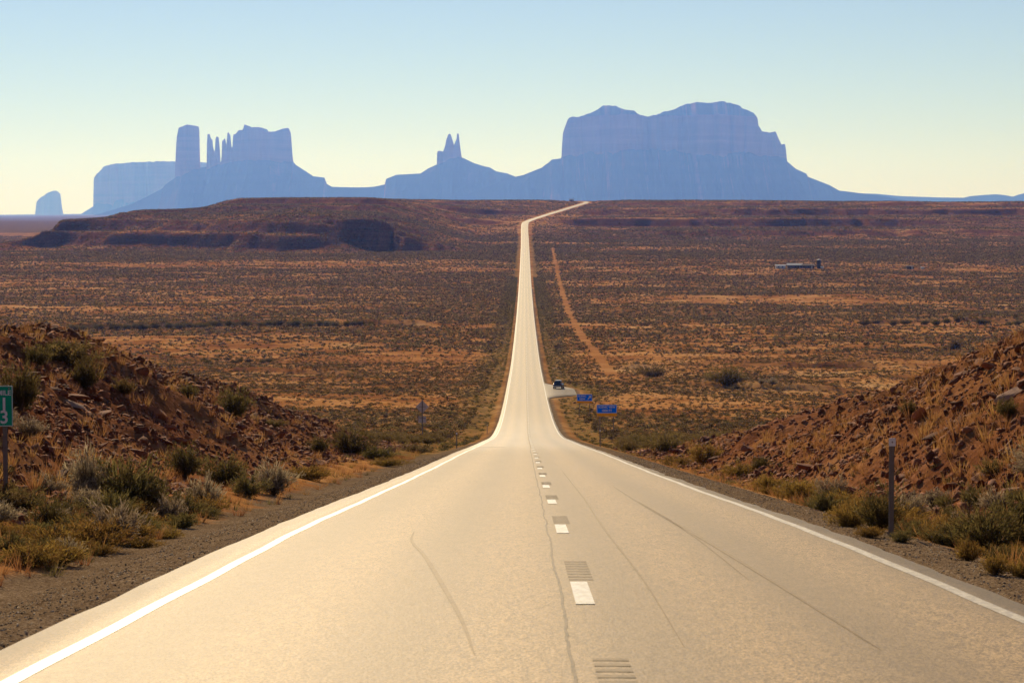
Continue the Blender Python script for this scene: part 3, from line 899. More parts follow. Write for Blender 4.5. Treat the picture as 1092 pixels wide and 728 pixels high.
def bush(kind, p, rx, rz, label, group=None, parts=True, v=None):
    v = random.randrange(3) if v is None else v
    fm, sm = proto(kind, v)
    a = random.uniform(0, 6.283)
    sc = (rx, rx * random.uniform(0.85, 1.15), rz)
    z = p[2] - 0.06 * rz
    COUNT['bush'] += 1
    TAKEN.append((p[0], p[1], rx))
    if parts:
        o = empty(NAME[kind], (p[0], p[1], z), a)
        o.scale = sc
        link('foliage', fm, None, o); link('stem', sm, None, o)
    else:
        o = link(NAME[kind], fm, None, None, (p[0], p[1], z)); o.rotation_euler = (0, 0, a); o.scale = sc
    return tag(o, label, CATS[kind], group)


def bush_px(kind, px, py, wpx, hpx, label, group=None, v=None, parts=True):
    p = hit(px, py)
    s = p.y / F
    return bush(kind, p, wpx * s * 0.5 / 0.95, hpx * s / 0.88, label, group, parts, v)


B = [  # kind, base pixel, width, height, label
    ('dark', 22, 437, 46, 46, 'dark shrub on the rubble bank directly behind the green mile sign'),
    ('dark', 38, 391, 34, 22, 'small dark shrub at the crest of the left bank above the mile sign'),
    ('sage', 78, 388, 62, 26, 'wide grey green shrub on the crest of the left bank'),
    ('dark', 92, 415, 34, 30, 'dark shrub just below the widest shrub on the left bank crest'),
    ('olive', 62, 376, 30, 14, 'low olive shrub furthest up the left bank skyline'),
    ('sage', 132, 420, 30, 18, 'grey shrub on the left bank beside the crest boulders'),
    ('dark', 250, 444, 40, 28, 'dark rounded shrub alone on the falling crest of the left bank'),
    ('olive', 200, 424, 26, 16, 'olive shrub on the left bank skyline just before the falling crest'),
    ('olive', 136, 544, 92, 62, 'biggest olive grey bush halfway along the foot of the left bank'),
    ('pale', 92, 528, 44, 44, 'pale straw coloured bush leaning against the biggest bush of the left bank'),
    ('dark', 162, 548, 40, 40, 'dark green bush on the road side of the biggest left bank bush'),
    ('dark', 198, 508, 50, 34, 'dark green bush at the foot of the left bank, first of a close pair'),
    ('dark', 240, 518, 56, 30, 'dark green bush at the foot of the left bank, second of a close pair'),
    ('pale', 218, 544, 46, 34, 'pale seeding bush in front of the pair of dark green bushes'),
    ('pale', 182, 556, 40, 26, 'greyish dry bush low beside the left gravel shoulder'),
    ('dark', 52, 566, 44, 34, 'dark green bush below the mile sign post'),
    ('pale', 124, 578, 60, 42, 'pale pinkish dry bush near the left gravel shoulder'),
    ('olive', 46, 592, 38, 20, 'low grey green bush nearest the left gravel shoulder edge'),
    ('pale', 72, 596, 34, 20, 'small straw coloured bush nearest the left gravel shoulder edge'),
    ('gold', 150, 584, 44, 14, 'low yellow green clump along the left gravel edge'),
    ('gold', 176, 574, 44, 12, 'yellow green clump between pale bushes and left gravel edge'),
    ('gold', 108, 592, 36, 14, 'yellow green clump in front of the pinkish dry bush'),
    ('pale', 292, 528, 54, 34, 'bright pale bush at the end of the left rubble slope'),
    ('gold', 330, 512, 48, 18, 'golden bush on the left verge past the rubble slope'),
    ('olive', 265, 530, 40, 26, 'olive bush between the dark pair and the bright pale bush'),
    ('dark', 376, 486, 54, 28, 'dark green bush by the left gravel shoulder where the bank ends'),
    ('olive', 402, 490, 46, 16, 'olive bush beside the dark bush where the left bank ends'),
    ('gold', 412, 497, 44, 10, 'golden clump on the left verge nearest the dip of the road'),
    ('dark', 340, 484, 30, 18, 'small dark bush at the toe of the left bank end'),
    ('sage', 442, 483, 40, 10, 'low grey bush on the left verge below the back of the diamond sign'),
    ('gold', 855, 535, 42, 26, 'rounded golden brown bush beside the right gravel shoulder'),
    ('gold', 820, 523, 48, 18, 'golden bush left of the rounded golden brown bush on right verge'),
    ('pale', 890, 533, 40, 24, 'pale tan bush behind the rounded golden brown bush'),
    ('olive', 882, 546, 40, 22, 'olive yellow bush right of the rounded golden brown bush'),
    ('gold', 906, 562, 44, 26, 'low olive yellow bush on gravel in front of the roadside marker post'),
    ('gold', 928, 573, 30, 14, 'small yellow clump at the foot of the roadside marker post'),
    ('dark', 938, 566, 54, 42, 'dark green bush directly behind the roadside marker post'),
    ('pale', 972, 556, 44, 30, 'pale dry bush right of the roadside marker post'),
    ('olive', 962, 578, 28, 14, 'small olive bush right of the roadside marker post foot'),
    ('dark', 1052, 592, 84, 48, 'large dark green bush at the right picture edge beside the gravel'),
    ('dark', 1092, 586, 60, 62, 'tall dark bush at the right picture edge behind the large one'),
    ('gold', 1032, 598, 34, 26, 'orange brown bush in front of the large dark green bush'),
    ('gold', 1062, 612, 36, 24, 'yellow brown bush lowest on the right gravel edge'),
    ('gold', 1090, 616, 30, 20, 'yellow brown bush cut by the right picture edge'),
    ('dark', 968, 444, 18, 18, 'small dark bush alone midway up the right rubble bank'),
    ('dark', 1074, 446, 26, 20, 'dark bush high on the right rubble bank near the picture edge'),
    ('olive', 1040, 542, 40, 26, 'grey olive bush low on the right rubble bank above the large dark bush'),
    ('sage', 1018, 372, 18, 12, 'grey bush on the skyline of the right bank'),
    ('sage', 712, 482, 46, 20, 'dark grey bush on the right verge beyond the bank, biggest there'),
    ('olive', 686, 476, 36, 12, 'olive grey bush beside the biggest bush of the right verge'),
    ('gold', 752, 494, 44, 24, 'golden bush at the toe of the right bank'),
    ('gold', 722, 497, 40, 12, 'low golden clump on the right gravel edge before the bank'),
    ('gold', 790, 508, 40, 16, 'golden clump on the right verge at the start of the rubble'),
    ('olive', 812, 500, 24, 14, 'orange tinged bush growing among the lowest right bank rubble'),
    ('sage', 776, 410, 46, 21, 'largest round grey bush out on the valley floor right of the blue signs'),
    ('sage', 696, 402, 34, 13, 'second round grey bush on the valley floor left of the largest'),
    ('pale', 812, 409, 10, 5, 'small pale tuft right of the largest valley bush, nearer to it'),
    ('pale', 824, 410, 13, 6, 'small pale tuft right of the largest valley bush, farther from it'),
    ('sage', 292, 455, 26, 9, 'dark oval bush on bare orange sand behind the left bank'),
]
for i_, (kd, px, py, wp, hp, lb) in enumerate(B):
    bush_px(kd, px, py, wp, hp, lb, None, i_ % 3)

# bushes scattered over verges, banks and the near valley floor: each one an object, the nearest first
cand = []
for _ in range(60000):
    yq = 30 * (330 / 30) ** random.random()
    tq = random.uniform(-0.235, 0.235)
    cand.append((tq * yq, yq))
ca = np.array(cand)
oo = ca[:, 0] - ROADX(ca[:, 1])
offq = np.where(oo > 0, oo - pull_ext(ca[:, 1]), -oo)
dens = veg_density(ca[:, 0], ca[:, 1])
zq = height(ca[:, 0], ca[:, 1])
keep = (offq > np.where(oo > 0, 5.6, 6.6)) & (path_dist(ca[:, 0], ca[:, 1]) > 1.15)
groups = {
    'bankl': 'small shrubs scattered over the left rubble bank', 'bankr': 'small shrubs scattered over the right rubble bank',
    'vergel': 'yellow clumps along the left verge', 'verger': 'yellow clumps along the right verge',
    'floorl': 'sagebrush on the valley floor left of the road', 'floorr': 'sagebrush on the valley floor right of the road'}
labs = {
    'bankl': 'small dry shrub among the loose stones of the left rubble bank', 'bankr': 'small dry shrub among the loose stones of the right rubble bank',
    'vergel': 'low yellow green clump growing along the left gravel verge', 'verger': 'low golden clump growing along the right gravel verge',
    'floorl': 'low grey sagebrush on the sandy valley floor left of the road', 'floorr': 'low grey sagebrush on the sandy valley floor right of the road'}
limit = {'bankl': 26, 'bankr': 24, 'vergel': 28, 'verger': 34, 'floorl': 62, 'floorr': 62}
order = np.argsort(ca[:, 1] + 60 * rng.random(len(ca)))
grid_taken = {}
for i_ in order:
    if not keep[i_]: continue
    xq, yq = ca[i_]; o1 = oo[i_]
    side = 'l' if o1 < 0 else 'r'
    hb = float(HL(yq)) if o1 < 0 else float(HR(yq))
    if offq[i_] < (8.2 if o1 < 0 else 6.6): zone = 'verge' + side
    elif hb > 0.4 and offq[i_] < 22 and yq < 190: zone = 'bank' + side
    elif yq > 160: zone = 'floor' + side
    else: continue
    if limit[zone] <= 0 or random.random() > (0.5 if zone[:4] == 'bank' else dens[i_]): continue
    if zone[:5] == 'verge' and yq > 210: continue
    rad = {'b': random.uniform(0.22, 0.5), 'v': random.uniform(0.28, 0.6), 'f': random.uniform(0.55, 1.15)}[zone[0]]
    cell = (int(xq // 4), int(yq // 6))
    ok = all((xq - a)**2 + (yq - b)**2 > (0.8 * (r_ + rad))**2 for a, b, r_ in TAKEN)
    if not ok: continue
    # keep it in sight of the road's viewpoint
    ss = np.linspace(0.3, 0.97, 24)
    if np.any(height(xq * ss, yq * ss) > (zq[i_] + rad * 0.8) * ss): continue
    limit[zone] -= 1
    kd = {'b': random.choice(['sage', 'pale', 'olive', 'pale']), 'v': random.choice(['gold', 'gold', 'olive']), 'f': 'sage'}[zone[0]]
    if zone[0] == 'v' and side == 'l': kd = random.choice(['olive', 'gold'])
    bush(kd, (xq, yq, zq[i_]), rad, rad * random.uniform(0.75, 1.0), labs[zone], groups[zone], parts=(rad * F / yq > 9))

# bushes of the wash: a dark line across the valley, each a bush
def wash_line(x0, x1, yb, n, lab, grp, rmin, rmax):
    for kq in range(n):
        xq = x0 + (x1 - x0) * (kq + random.uniform(-0.4, 0.4)) / n
        yq = yb + 14 * float(fbm(np.array([xq / 40]), np.array([0.0]), 2, 35)[0]) + random.uniform(-9, 9)
        bush('dark', (xq, yq, gz(xq, yq)), random.uniform(rmin, rmax), random.uniform(rmin, rmax) * 1.05, lab, grp, parts=False)


wash_line(-183, -55, WASH_Y + 14, 40, 'dark bush in the long line along the dry wash left of the road', 'dark bushes along the left wash', 1.8, 3.4)
wash_line(150, 245, 1000, 16, 'dark bush standing along the sandy wash behind the right bank', 'dark bushes along the right wash', 1.8, 3.4)
for kq in range(9):
    p = hit(215 + 9 * kq + random.uniform(-4, 4), 387 + random.uniform(-3, 2))
    bush('dark', p, random.uniform(1.0, 1.7), random.uniform(0.9, 1.6), 'dark bush in the short row in front of the left wash', 'short row of dark bushes in front of the left wash', parts=False)

# ------------------------------------------------------------------ the countless rest of the scrub: one mass
def scatter_mesh(name, protos, P, sc, tone, m, label, cat, sink=0.05, tilt=None):
    """joins transformed copies of small prototype shapes into one mesh"""
    VV, FF, TT, TO = [], [], [], []
    b = 0
    pick = rng.integers(0, len(protos), len(P))
    for k_, (pv, pf, ptip) in enumerate(protos):
        s_ = np.where(pick == k_)[0]
        if len(s_) == 0: continue
        n = len(s_)
        if tilt is None:
            a = rng.uniform(0, 2 * np.pi, n); c, s = np.cos(a), np.sin(a)
            Rm = np.zeros((n, 3, 3)); Rm[:, 0, 0] = c; Rm[:, 0, 1] = -s; Rm[:, 1, 0] = s; Rm[:, 1, 1] = c; Rm[:, 2, 2] = 1
        else:
            Rm = rot_rand(n)
        q = np.einsum('nij,vj->nvi', Rm, pv) * sc[s_][:, None, :] + P[s_][:, None, :]
        q[:, :, 2] -= sink * sc[s_][:, None, 2]
        nv = len(pv)
        f = pf[None] + (np.arange(n) * nv)[:, None, None] + b
        VV.append(q.reshape(-1, 3)); FF.append(f.reshape(-1, pf.shape[1]))
        TT.append(np.tile(ptip, n)); TO.append(np.repeat(tone[s_], nv)); b += n * nv
    me = mesh_np(name, np.concatenate(VV), np.concatenate(FF), False, {'tip': np.concatenate(TT), 'tone': np.concatenate(TO)})
    o = link(name, me, m)
    return tag(o, label, cat, kind='stuff')


def scrub_points(y0, y1, dens_, tmax=0.25, seed=0):
    area = tmax * (y1**2 - y0**2)
    n = int(area * dens_)
    r = np.random.default_rng(seed)
    yy = np.sqrt(r.uniform(y0**2, y1**2, n)); xx = r.uniform(-tmax, tmax, n) * yy
    o = xx - ROADX(yy); off = np.where(o > 0, o - pull_ext(yy), -o)
    hb = np.where(o < 0, HL(yy) * (yy < 215), HR(yy) * (yy < 190))
    d = veg_density(xx, yy)
    ok = (off > 8.5) & (path_dist(xx, yy) > 0.9) & (r.uniform(0, 1, n) < d * 1.15) & ~((hb > 0.5) & (off < 24))
    return xx[ok], yy[ok]


lo_p = []
for k_ in range(5):
    FV, FF, tip, tone, _, _ = shrub_arrays(26, 42, 0.42, 0.8, 0.4, 300 + k_, 0.62)
    lo_p.append((FV, FF, tip))
far_p = []
for k_ in range(4):
    FV, FF, tip, tone, _, _ = shrub_arrays(12, 10, 0.85, 0.75, 0.35, 340 + k_, 0.9)
    far_p.append((FV, FF, tip))
x1_, y1_ = scrub_points(165, 720, 0.40, seed=1)
# leave room round the bushes that are objects
tk = np.array(TAKEN)
nearb = np.array([np.any((tk[:, 0] - a)**2 + (tk[:, 1] - b)**2 < (tk[:, 2] * 1.0)**2) for a, b in zip(x1_, y1_)])
x1_, y1_ = x1_[~nearb], y1_[~nearb]
P1 = np.stack([x1_, y1_, height(x1_, y1_)], -1)
s1 = rng.uniform(0.20, 0.62, len(P1)) * (1 + 0.35 * (rng.uniform(0, 1, len(P1)) < 0.08))
sc1 = np.stack([s1, s1, s1 * rng.uniform(0.65, 0.95, len(P1))], -1)
scatter_mesh('scrub_vegetation', lo_p, P1, sc1, rng.uniform(0, 1, len(P1)), M['scrub'], 'low grey scrub covering the nearer valley floor', 'scrub')
x2_, y2_ = scrub_points(720, 2750, 0.15, seed=2)
P2 = np.stack([x2_, y2_, height(x2_, y2_)], -1)
s2 = rng.uniform(0.35, 0.85, len(P2)) * (1 + 0.25 * sstep(y2_, 1200, 2400))
sc2 = np.stack([s2 * 1.1, s2, s2 * 0.8], -1)
scatter_mesh('scrub_vegetation', far_p, P2, sc2, rng.uniform(0, 1, len(P2)), M['scrub'], 'low grey scrub covering the far valley floor up to the escarpment', 'scrub')

x3_, y3_ = scrub_points(2750, 3800, 0.045, seed=3)
P3 = np.stack([x3_, y3_, height(x3_, y3_)], -1)
s3 = rng.uniform(0.5, 1.3, len(P3))
scatter_mesh('scrub_vegetation', far_p, P3, np.stack([s3 * 1.1, s3, s3 * 0.7], -1), rng.uniform(0, 1, len(P3)), M['scrub'], 'low grey scrub covering the stepped plateau', 'scrub')
# yellow green growth fed by the run-off along the road
n = 9000
yv = np.sqrt(rng.uniform(150**2, 1700**2, n)); sv_ = np.where(rng.uniform(0, 1, n) < 0.5, -1, 1)
ov = 5.9 + 8 * rng.uniform(0, 1, n) ** 1.6
xv = ROADX(yv) + np.where(sv_ > 0, ov + pull_ext(yv) * 1.2, -ov)
Pv = np.stack([xv, yv, height(xv, yv)], -1)
s4 = rng.uniform(0.2, 0.5, n) * (1 + 0.4 * sstep(yv, 500, 1500))
scatter_mesh('verge_grass', lo_p, Pv, np.stack([s4, s4, s4 * 0.7], -1), rng.uniform(0, 1, n), M['olive'], 'yellow green growth lining the road across the valley', 'grass')

# straw coloured grass between the shrubs of the nearer valley floor
xw_, yw_ = scrub_points(175, 1000, 0.11, seed=4)
Pw = np.stack([xw_, yw_, height(xw_, yw_)], -1)
s5 = rng.uniform(0.16, 0.42, len(Pw)) * (1 + 0.5 * sstep(yw_, 400, 900))
scatter_mesh('valley_grass', lo_p, Pw, np.stack([s5, s5, s5 * 0.75], -1), rng.uniform(0, 1, len(Pw)), M['grass'], 'straw coloured grass between the shrubs of the valley floor', 'grass')

# dry grass: verges, banks and open sand
def grass_points(n, seed):
    r = np.random.default_rng(seed)
    yy = 14 * (520 / 14) ** r.uniform(0, 1, n); xx = r.uniform(-0.30, 0.30, n) * (yy + 12)
    o = xx - ROADX(yy); off = np.where(o > 0, o - pull_ext(yy), -o)
    cl = fbm(xx / 5, yy / 7, 3, 87)
    ok = (off > np.where(o > 0, 5.5, 6.4)) & ((cl > -0.12) | (off < 8.5)) & (path_dist(xx, yy) > 1.2)
    return xx[ok], yy[ok]


xg, yg = grass_points(26000, 5)
on_bank = np.where(xg < ROADX(yg), HL(yg) * (yg < 215), HR(yg) * (yg < 190)) > 0.5
keepg = ~(on_bank & (np.abs(xg - ROADX(yg)) > 9.5) & (rng.uniform(0, 1, len(xg)) < 0.45))
xg, yg = xg[keepg], yg[keepg]
og = xg - ROADX(yg)
verge = (np.abs(og) < np.where(og > 0, 8.0, 9.0))
Pg = np.stack([xg, yg, height(xg, yg)], -1)
sg = rng.uniform(0.35, 0.85, len(xg)) * np.where(verge, 0.8, 1.0) * (1 + 0.3 * sstep(yg, 200, 500))
tp = [tuft_arrays(22, 0.55, 0.30, 0.014, 400 + k_) for k_ in range(5)]
gsel = verge & (rng.uniform(0, 1, len(xg)) < np.where(og > 0, 0.5, 0.3))
thin = (og < 0) & (yg < 75) & verge & (rng.uniform(0, 1, len(xg)) < 0.55)
Pg, sg, gsel = Pg[~thin], sg[~thin], gsel[~thin]
scatter_mesh('dry_grass', tp, Pg[~gsel], np.stack([sg, sg, sg], -1)[~gsel], rng.uniform(0, 1, int((~gsel).sum())), M['grass'], 'tufts of dry orange grass among stones and scrub', 'grass')
scatter_mesh('verge_grass', tp, Pg[gsel], np.stack([sg, sg, sg * 0.75], -1)[gsel], rng.uniform(0, 1, gsel.sum()), M['olive'], 'low yellow green grass along both gravel verges', 'grass')

# ------------------------------------------------------------------ stones
def stone_arrays(seed, sub=1, flat=0.62):
    r = np.random.default_rng(seed)
    bm = bmesh.new()
    bmesh.ops.create_icosphere(bm, subdivisions=sub, radius=1.0)
    pts = np.array([v.co[:] for v in bm.verts])
    # chop the ball by random planes: flat faces and sharp edges
    for _ in range(16):
        n = r.normal(size=3); n /= np.linalg.norm(n)
        h = r.uniform(0.34, 0.66)
        dd = pts @ n
        pts = pts - np.where(dd > h, dd - h, 0)[:, None] * n
    pts += r.normal(0, 0.012 if sub > 1 else 0.05, pts.shape)
    pts *= 1.3
    pts *= np.array([r.uniform(0.9, 1.35), r.uniform(0.75, 1.0), flat * r.uniform(0.7, 1.1)])
    f = np.array([[v.index for v in q.verts] for q in bm.faces])
    bm.free()
    return pts, f


def bank_points(n, y0, y1, seed):
    r = np.random.default_rng(seed)
    yy = y0 * (y1 / y0) ** r.uniform(0, 1, n)
    sd = np.where(r.uniform(0, 1, n) < 0.5, -1, 1)
    dd = r.uniform(0, 1, n) ** 0.8
    o = np.where(sd < 0, -(7.9 + 13.5 * dd), 6.1 + 12.5 * dd)
    xx = ROADX(yy) + o
    hb = np.where(sd < 0, HL(yy), HR(yy))
    ok = (r.uniform(0, 1, n) < np.clip(hb / 0.8, 0, 1)) & (np.abs(xx / (yy + 28)) < 0.30)
    cl = fbm(xx / 4, yy / 5, 3, 88)
    ok &= r.uniform(0, 1, n) < np.clip(0.9 + 1.1 * cl, 0.3, 1)
    return xx[ok], yy[ok]


sp_ = [(a, b, np.zeros(len(a))) for a, b in (stone_arrays(500 + k_, 1) for k_ in range(8))]
xs, ys = bank_points(165000, 13, 172, 7)
Ps = np.stack([xs, ys, height(xs, ys)], -1)
ss = 0.036 + 0.15 * rng.uniform(0, 1, len(xs)) ** 5 + 0.025 * rng.uniform(0, 1, len(xs))
ss = ss * (1 + 0.6 * sstep(ys, 60, 150))
scatter_mesh('rubble', sp_, Ps, np.stack([ss, ss, ss], -1) * rng.uniform(0.75, 1.3, (len(xs), 3)), rng.uniform(0, 1, len(xs)), M['rock'],
             'loose red stones covering both cut banks', 'rubble', sink=0.1, tilt=True)
# gravel on the shoulders
n = 16000
yy = 12 * (120 / 12) ** rng.uniform(0, 1, n); sd = rng.uniform(0, 1, n) < 0.5
o = np.where(sd, -(4.15 + 1.8 * rng.uniform(0, 1, n)), 3.85 + 1.35 * rng.uniform(0, 1, n))
xx = ROADX(yy) + o
Pp = np.stack([xx, yy, height(xx, yy)], -1)
gsz = rng.uniform(0.007, 0.024, n) * (1 + 0.7 * sstep(yy, 30, 110))
t_ = NT('gravel_stone')
t_.bsdf(t_.ramp(t_.attr('tone'), [(0.0, (0.12, 0.078, 0.042)), (0.6, (0.26, 0.18, 0.105)), (1.0, (0.55, 0.43, 0.29))]), 0.85, spec=0.25)
sp0 = [(a, b, np.zeros(len(a))) for a, b in (stone_arrays(560 + k_, 1) for k_ in range(4))]
scatter_mesh('gravel', sp0, Pp, np.stack([gsz, gsz, gsz], -1), rng.uniform(0, 1, n), t_.m, 'grey brown gravel strewn along both road shoulders', 'gravel', sink=0.1, tilt=True)

# boulders and slabs big enough to tell apart: each an object
BM_ = []
for k_ in range(9):
    pv, pf = stone_arrays(600 + k_, 3, 0.6)
    me = mesh_np('boulder', pv, pf, False, {'tone': np.full(len(pv), random.random())}); me.materials.append(M['rock'])
    BM_.append(me)


def boulder(p, s, rot, label, group=None, m=None):
    me = BM_[random.randrange(9)]
    o = link('boulder', me, None, None, (p[0], p[1], p[2] + s[2] * 0.05))
    o.scale = s
    o.rotation_euler = rot
    return tag(o, label, 'rock', group)


SPEC = [(150, 397, 26, 14, 0.3, 'flat topped dark boulder at the top of the left bank skyline'),
        (168, 404, 20, 16, -0.2, 'squared pale boulder on the left bank skyline beside the dark flat one'),
        (184, 409, 16, 10, 0.2, 'low red boulder at the right end of the left skyline outcrop'),
        (284, 462, 17, 24, 0.1, 'upright pointed boulder on the lower crest of the left bank'),
        (1082, 418, 46, 12, -0.5, 'long tilted pale slab high on the right bank by the picture edge'),
        (1030, 445, 30, 12, -0.4, 'pale tilted slab midway up the right bank'),
        (1004, 462, 40, 14, -0.35, 'wide flat slab above the roadside marker post on the right bank'),
        (1084, 522, 36, 10, -0.15, 'pale flat slab low at the right picture edge'),
        (1066, 530, 24, 8, -0.3, 'narrow pale slab left of the low right edge slab'),
        (980, 557, 34, 8, -0.1, 'flat pale slab at the toe of the right bank by the marker post'),
        (800, 480, 20, 14, 0.2, 'dark angular boulder at the tip of the right bank'),
        (62, 418, 34, 10, 0.5, 'long dipping slab below the dark shrubs of the left bank'),
        (80, 432, 36, 9, 0.45, 'pale dipping slab in the middle of the left bank'),
        (20, 562, 26, 18, 0.2, 'dark red boulder at the foot of the mile sign'),
        (60, 606, 30, 6, 0.05, 'flat pale stone at the edge of the left gravel shoulder')]
for px, py, wp, hp, tl, lb in SPEC:
    p = hit(px, py); s = p.y / F
    o = boulder(p, (wp * s * 0.42, wp * s * 0.36, hp * s * 0.75), (0, tl, random.uniform(-0.4, 0.4)), lb)
    if 'pale' in lb:
        o.data = o.data.copy(); o.data.materials.clear(); o.data.materials.append(M['slab'])
xb, yb = bank_points(3000, 28, 160, 9)
inview = np.abs(xb / yb) < 0.25
xb, yb = xb[inview], yb[inview]
zb = height(xb, yb)
cnt = [0, 0]
for xq, yq, zq_ in zip(xb, yb, zb):
    k_ = 0 if xq < 0 else 1
    if cnt[k_] >= 130: continue
    if any((xq - a)**2 + (yq - b)**2 < (0.75 * r_)**2 for a, b, r_ in TAKEN[:59]): continue
    cnt[k_] += 1
    s = random.uniform(0.13, 0.27) * (1.25 if random.random() < 0.08 else 1) * (1 + 0.004 * yq)
    boulder((xq, yq, zq_), (s * random.uniform(0.9, 1.5), s * random.uniform(0.8, 1.2), s * random.uniform(0.55, 1.0)),
            (random.uniform(-0.4, 0.4), random.uniform(-0.5, 0.5) + (0.3 if k_ == 0 else -0.3), random.uniform(0, 6.28)),
            'jagged red boulder half sunk in the rubble of the left bank' if k_ == 0 else 'jagged red boulder half sunk in the rubble of the right bank',
            'boulders on the left bank' if k_ == 0 else 'boulders on the right bank')
p = hit(592.5, 393)
o = boulder(p, (0.55, 0.5, 0.6), (0, 0, 0.4), 'small pale boulder beside the road beyond the parked car')
o.data = o.data.copy(); o.data.materials.clear(); o.data.materials.append(M['pale_rock'])

# ------------------------------------------------------------------ signs and posts
def text_mesh(s, size, cx, cz, yoff, wmax=None, thick=0.0015):
    cu = bpy.data.curves.new('lettering', 'FONT')
    cu.body = s; cu.size = size; cu.align_x = 'CENTER'; cu.align_y = 'CENTER'; cu.extrude = thick; cu.offset = size * 0.018
    ob = bpy.data.objects.new('lettering', cu); COL.objects.link(ob)
    dg = bpy.context.evaluated_depsgraph_get()
    me = bpy.data.meshes.new_from_object(ob.evaluated_get(dg))
    bpy.data.objects.remove(ob); bpy.data.curves.remove(cu)
    xs = [v.co.x for v in me.vertices]
    kx = 1.0
    if wmax and xs and (max(xs) - min(xs)) > wmax: kx = wmax / (max(xs) - min(xs))
    for v in me.vertices:
        v.co = Vector((v.co.x * kx + cx, yoff - v.co.z, v.co.y + cz))
    return me


def join_meshes(name, ms):
    bm = bmesh.new()
    for m in ms:
        bm.from_mesh(m); bpy.data.meshes.remove(m)
    me = bpy.data.meshes.new(name); bm.to_mesh(me); bm.free(); return me


def round_plate(bm, cx, cz, w_, h_, y0, th, r=0.03, seg=5):
    pts = []
    for sx, sz, a0 in ((1, 1, 0), (-1, 1, 90), (-1, -1, 180), (1, -1, 270)):
        for k in range(seg + 1):
            a = R(a0 + 90 * k / seg)
            pts.append((cx + sx * (w_ / 2 - r) + r * math.cos(a), cz + sz * (h_ / 2 - r) + r * math.sin(a)))
    fr = [bm.verts.new((x, y0 - th / 2, z)) for x, z in pts]
    bk = [bm.verts.new((x, y0 + th / 2, z)) for x, z in pts]
    bm.faces.new(fr); bm.faces.new(bk[::-1])
    n = len(pts)
    for i in range(n): bm.faces.new((fr[i], bk[i], bk[(i + 1) % n], fr[(i + 1) % n]))


def frame_ring(bm, cx, cz, w_, h_, bw, y0, th):
    for c, s in (((cx, y0, cz + h_ / 2 - bw / 2), (w_, th, bw)), ((cx, y0, cz - h_ / 2 + bw / 2), (w_, th, bw)),
                 ((cx - w_ / 2 + bw / 2, y0, cz), (bw, th, h_ - 2 * bw)), ((cx + w_ / 2 - bw / 2, y0, cz), (bw, th, h_ - 2 * bw))):
        add_box(bm, c, s)


def channel_post(bm, x, y, z0, z1, w_=0.075):
    """a steel U channel post with punched holes down its face"""
    add_box(bm, (x, y, (z0 + z1) / 2), (w_ * 0.45, 0.006, z1 - z0))
    for s in (-1, 1):
        add_box(bm, (x + s * w_ * 0.30, y + 0.014, (z0 + z1) / 2), (w_ * 0.20, 0.034, z1 - z0 - 0.004))
        add_box(bm, (x + s * w_ * 0.46, y + 0.033, (z0 + z1) / 2), (w_ * 0.16, 0.005, z1 - z0 - 0.008))


# green mile marker
d = ray(13.4, 411); d = d / d[1] * 39.0
top = d[2]; cxm = d[0] - 0.145
gx_ = gz(cxm, 39.0)
ms = empty('mile_marker', (cxm, 39.0, gx_), 0.04)
tag(ms, 'green mile 13 sign on a thin rusty post at the left bank', 'road sign')
ht = top - gx_
bm = bmesh.new(); channel_post(bm, 0, 0.03, -0.2, ht - 0.05); link('post', bm_mesh('post', bm), M['steel'], ms)
bm = bmesh.new(); round_plate(bm, 0, ht - 0.34, 0.29, 0.68, 0.0, 0.004, 0.025); pl = link('sign_panel', bm_mesh('sign_panel', bm), M['green'], ms)
bm = bmesh.new(); frame_ring(bm, 0, ht - 0.34, 0.282, 0.672, 0.011, -0.004, 0.003); link('border', bm_mesh('border', bm), M['white'], pl)
tm = [text_mesh('MILE', 0.115, 0, ht - 0.125, -0.005, 0.24), text_mesh('1', 0.30, 0, ht - 0.32, -0.005, 0.15), text_mesh('3', 0.30, 0, ht - 0.535, -0.005, 0.16)]
link('lettering', join_meshes('lettering', tm), M['white'], pl)
bm = bmesh.new(); add_cyl(bm, (0.085, -0.006, ht - 0.05), 0.013, 0.008, 'Y', 10); link('bolt', bm_mesh('bolt', bm), M['galv'], pl)


def delineator(px, py, dist, hgt, label):
    d = ray(px, py); x = d[0] / d[1] * dist
    o = empty('roadside_marker', (x, dist, gz(x, dist)))
    tag(o, label, 'marker post', 'roadside marker posts')
    bm = bmesh.new(); channel_post(bm, 0, 0, -0.25, hgt, 0.07); link('post', bm_mesh('post', bm), M['steel'], o)
    bm = bmesh.new(); round_plate(bm, 0, hgt - 0.045, 0.095, 0.115, -0.012, 0.006, 0.012); rf = link('reflector', bm_mesh('reflector', bm), M['white'], o)
    bm = bmesh.new(); add_cyl(bm, (0, -0.017, hgt - 0.045), 0.012, 0.006, 'Y', 8); link('bolt', bm_mesh('bolt', bm), M['galv'], rf)


delineator(950.5, 570, 33.0, 1.38, 'nearest steel roadside marker post with white reflector, before the right bank')
delineator(640, 474, 172.0, 1.22, 'steel marker post on the right verge in front of the larger blue sign')
delineator(487, 476, 170.0, 1.12, 'dark steel marker post by the left edge where the road dips')
delineator(519.5, 460, 290.0, 1.15, 'far dark marker post on the left verge beyond the dip of the road')


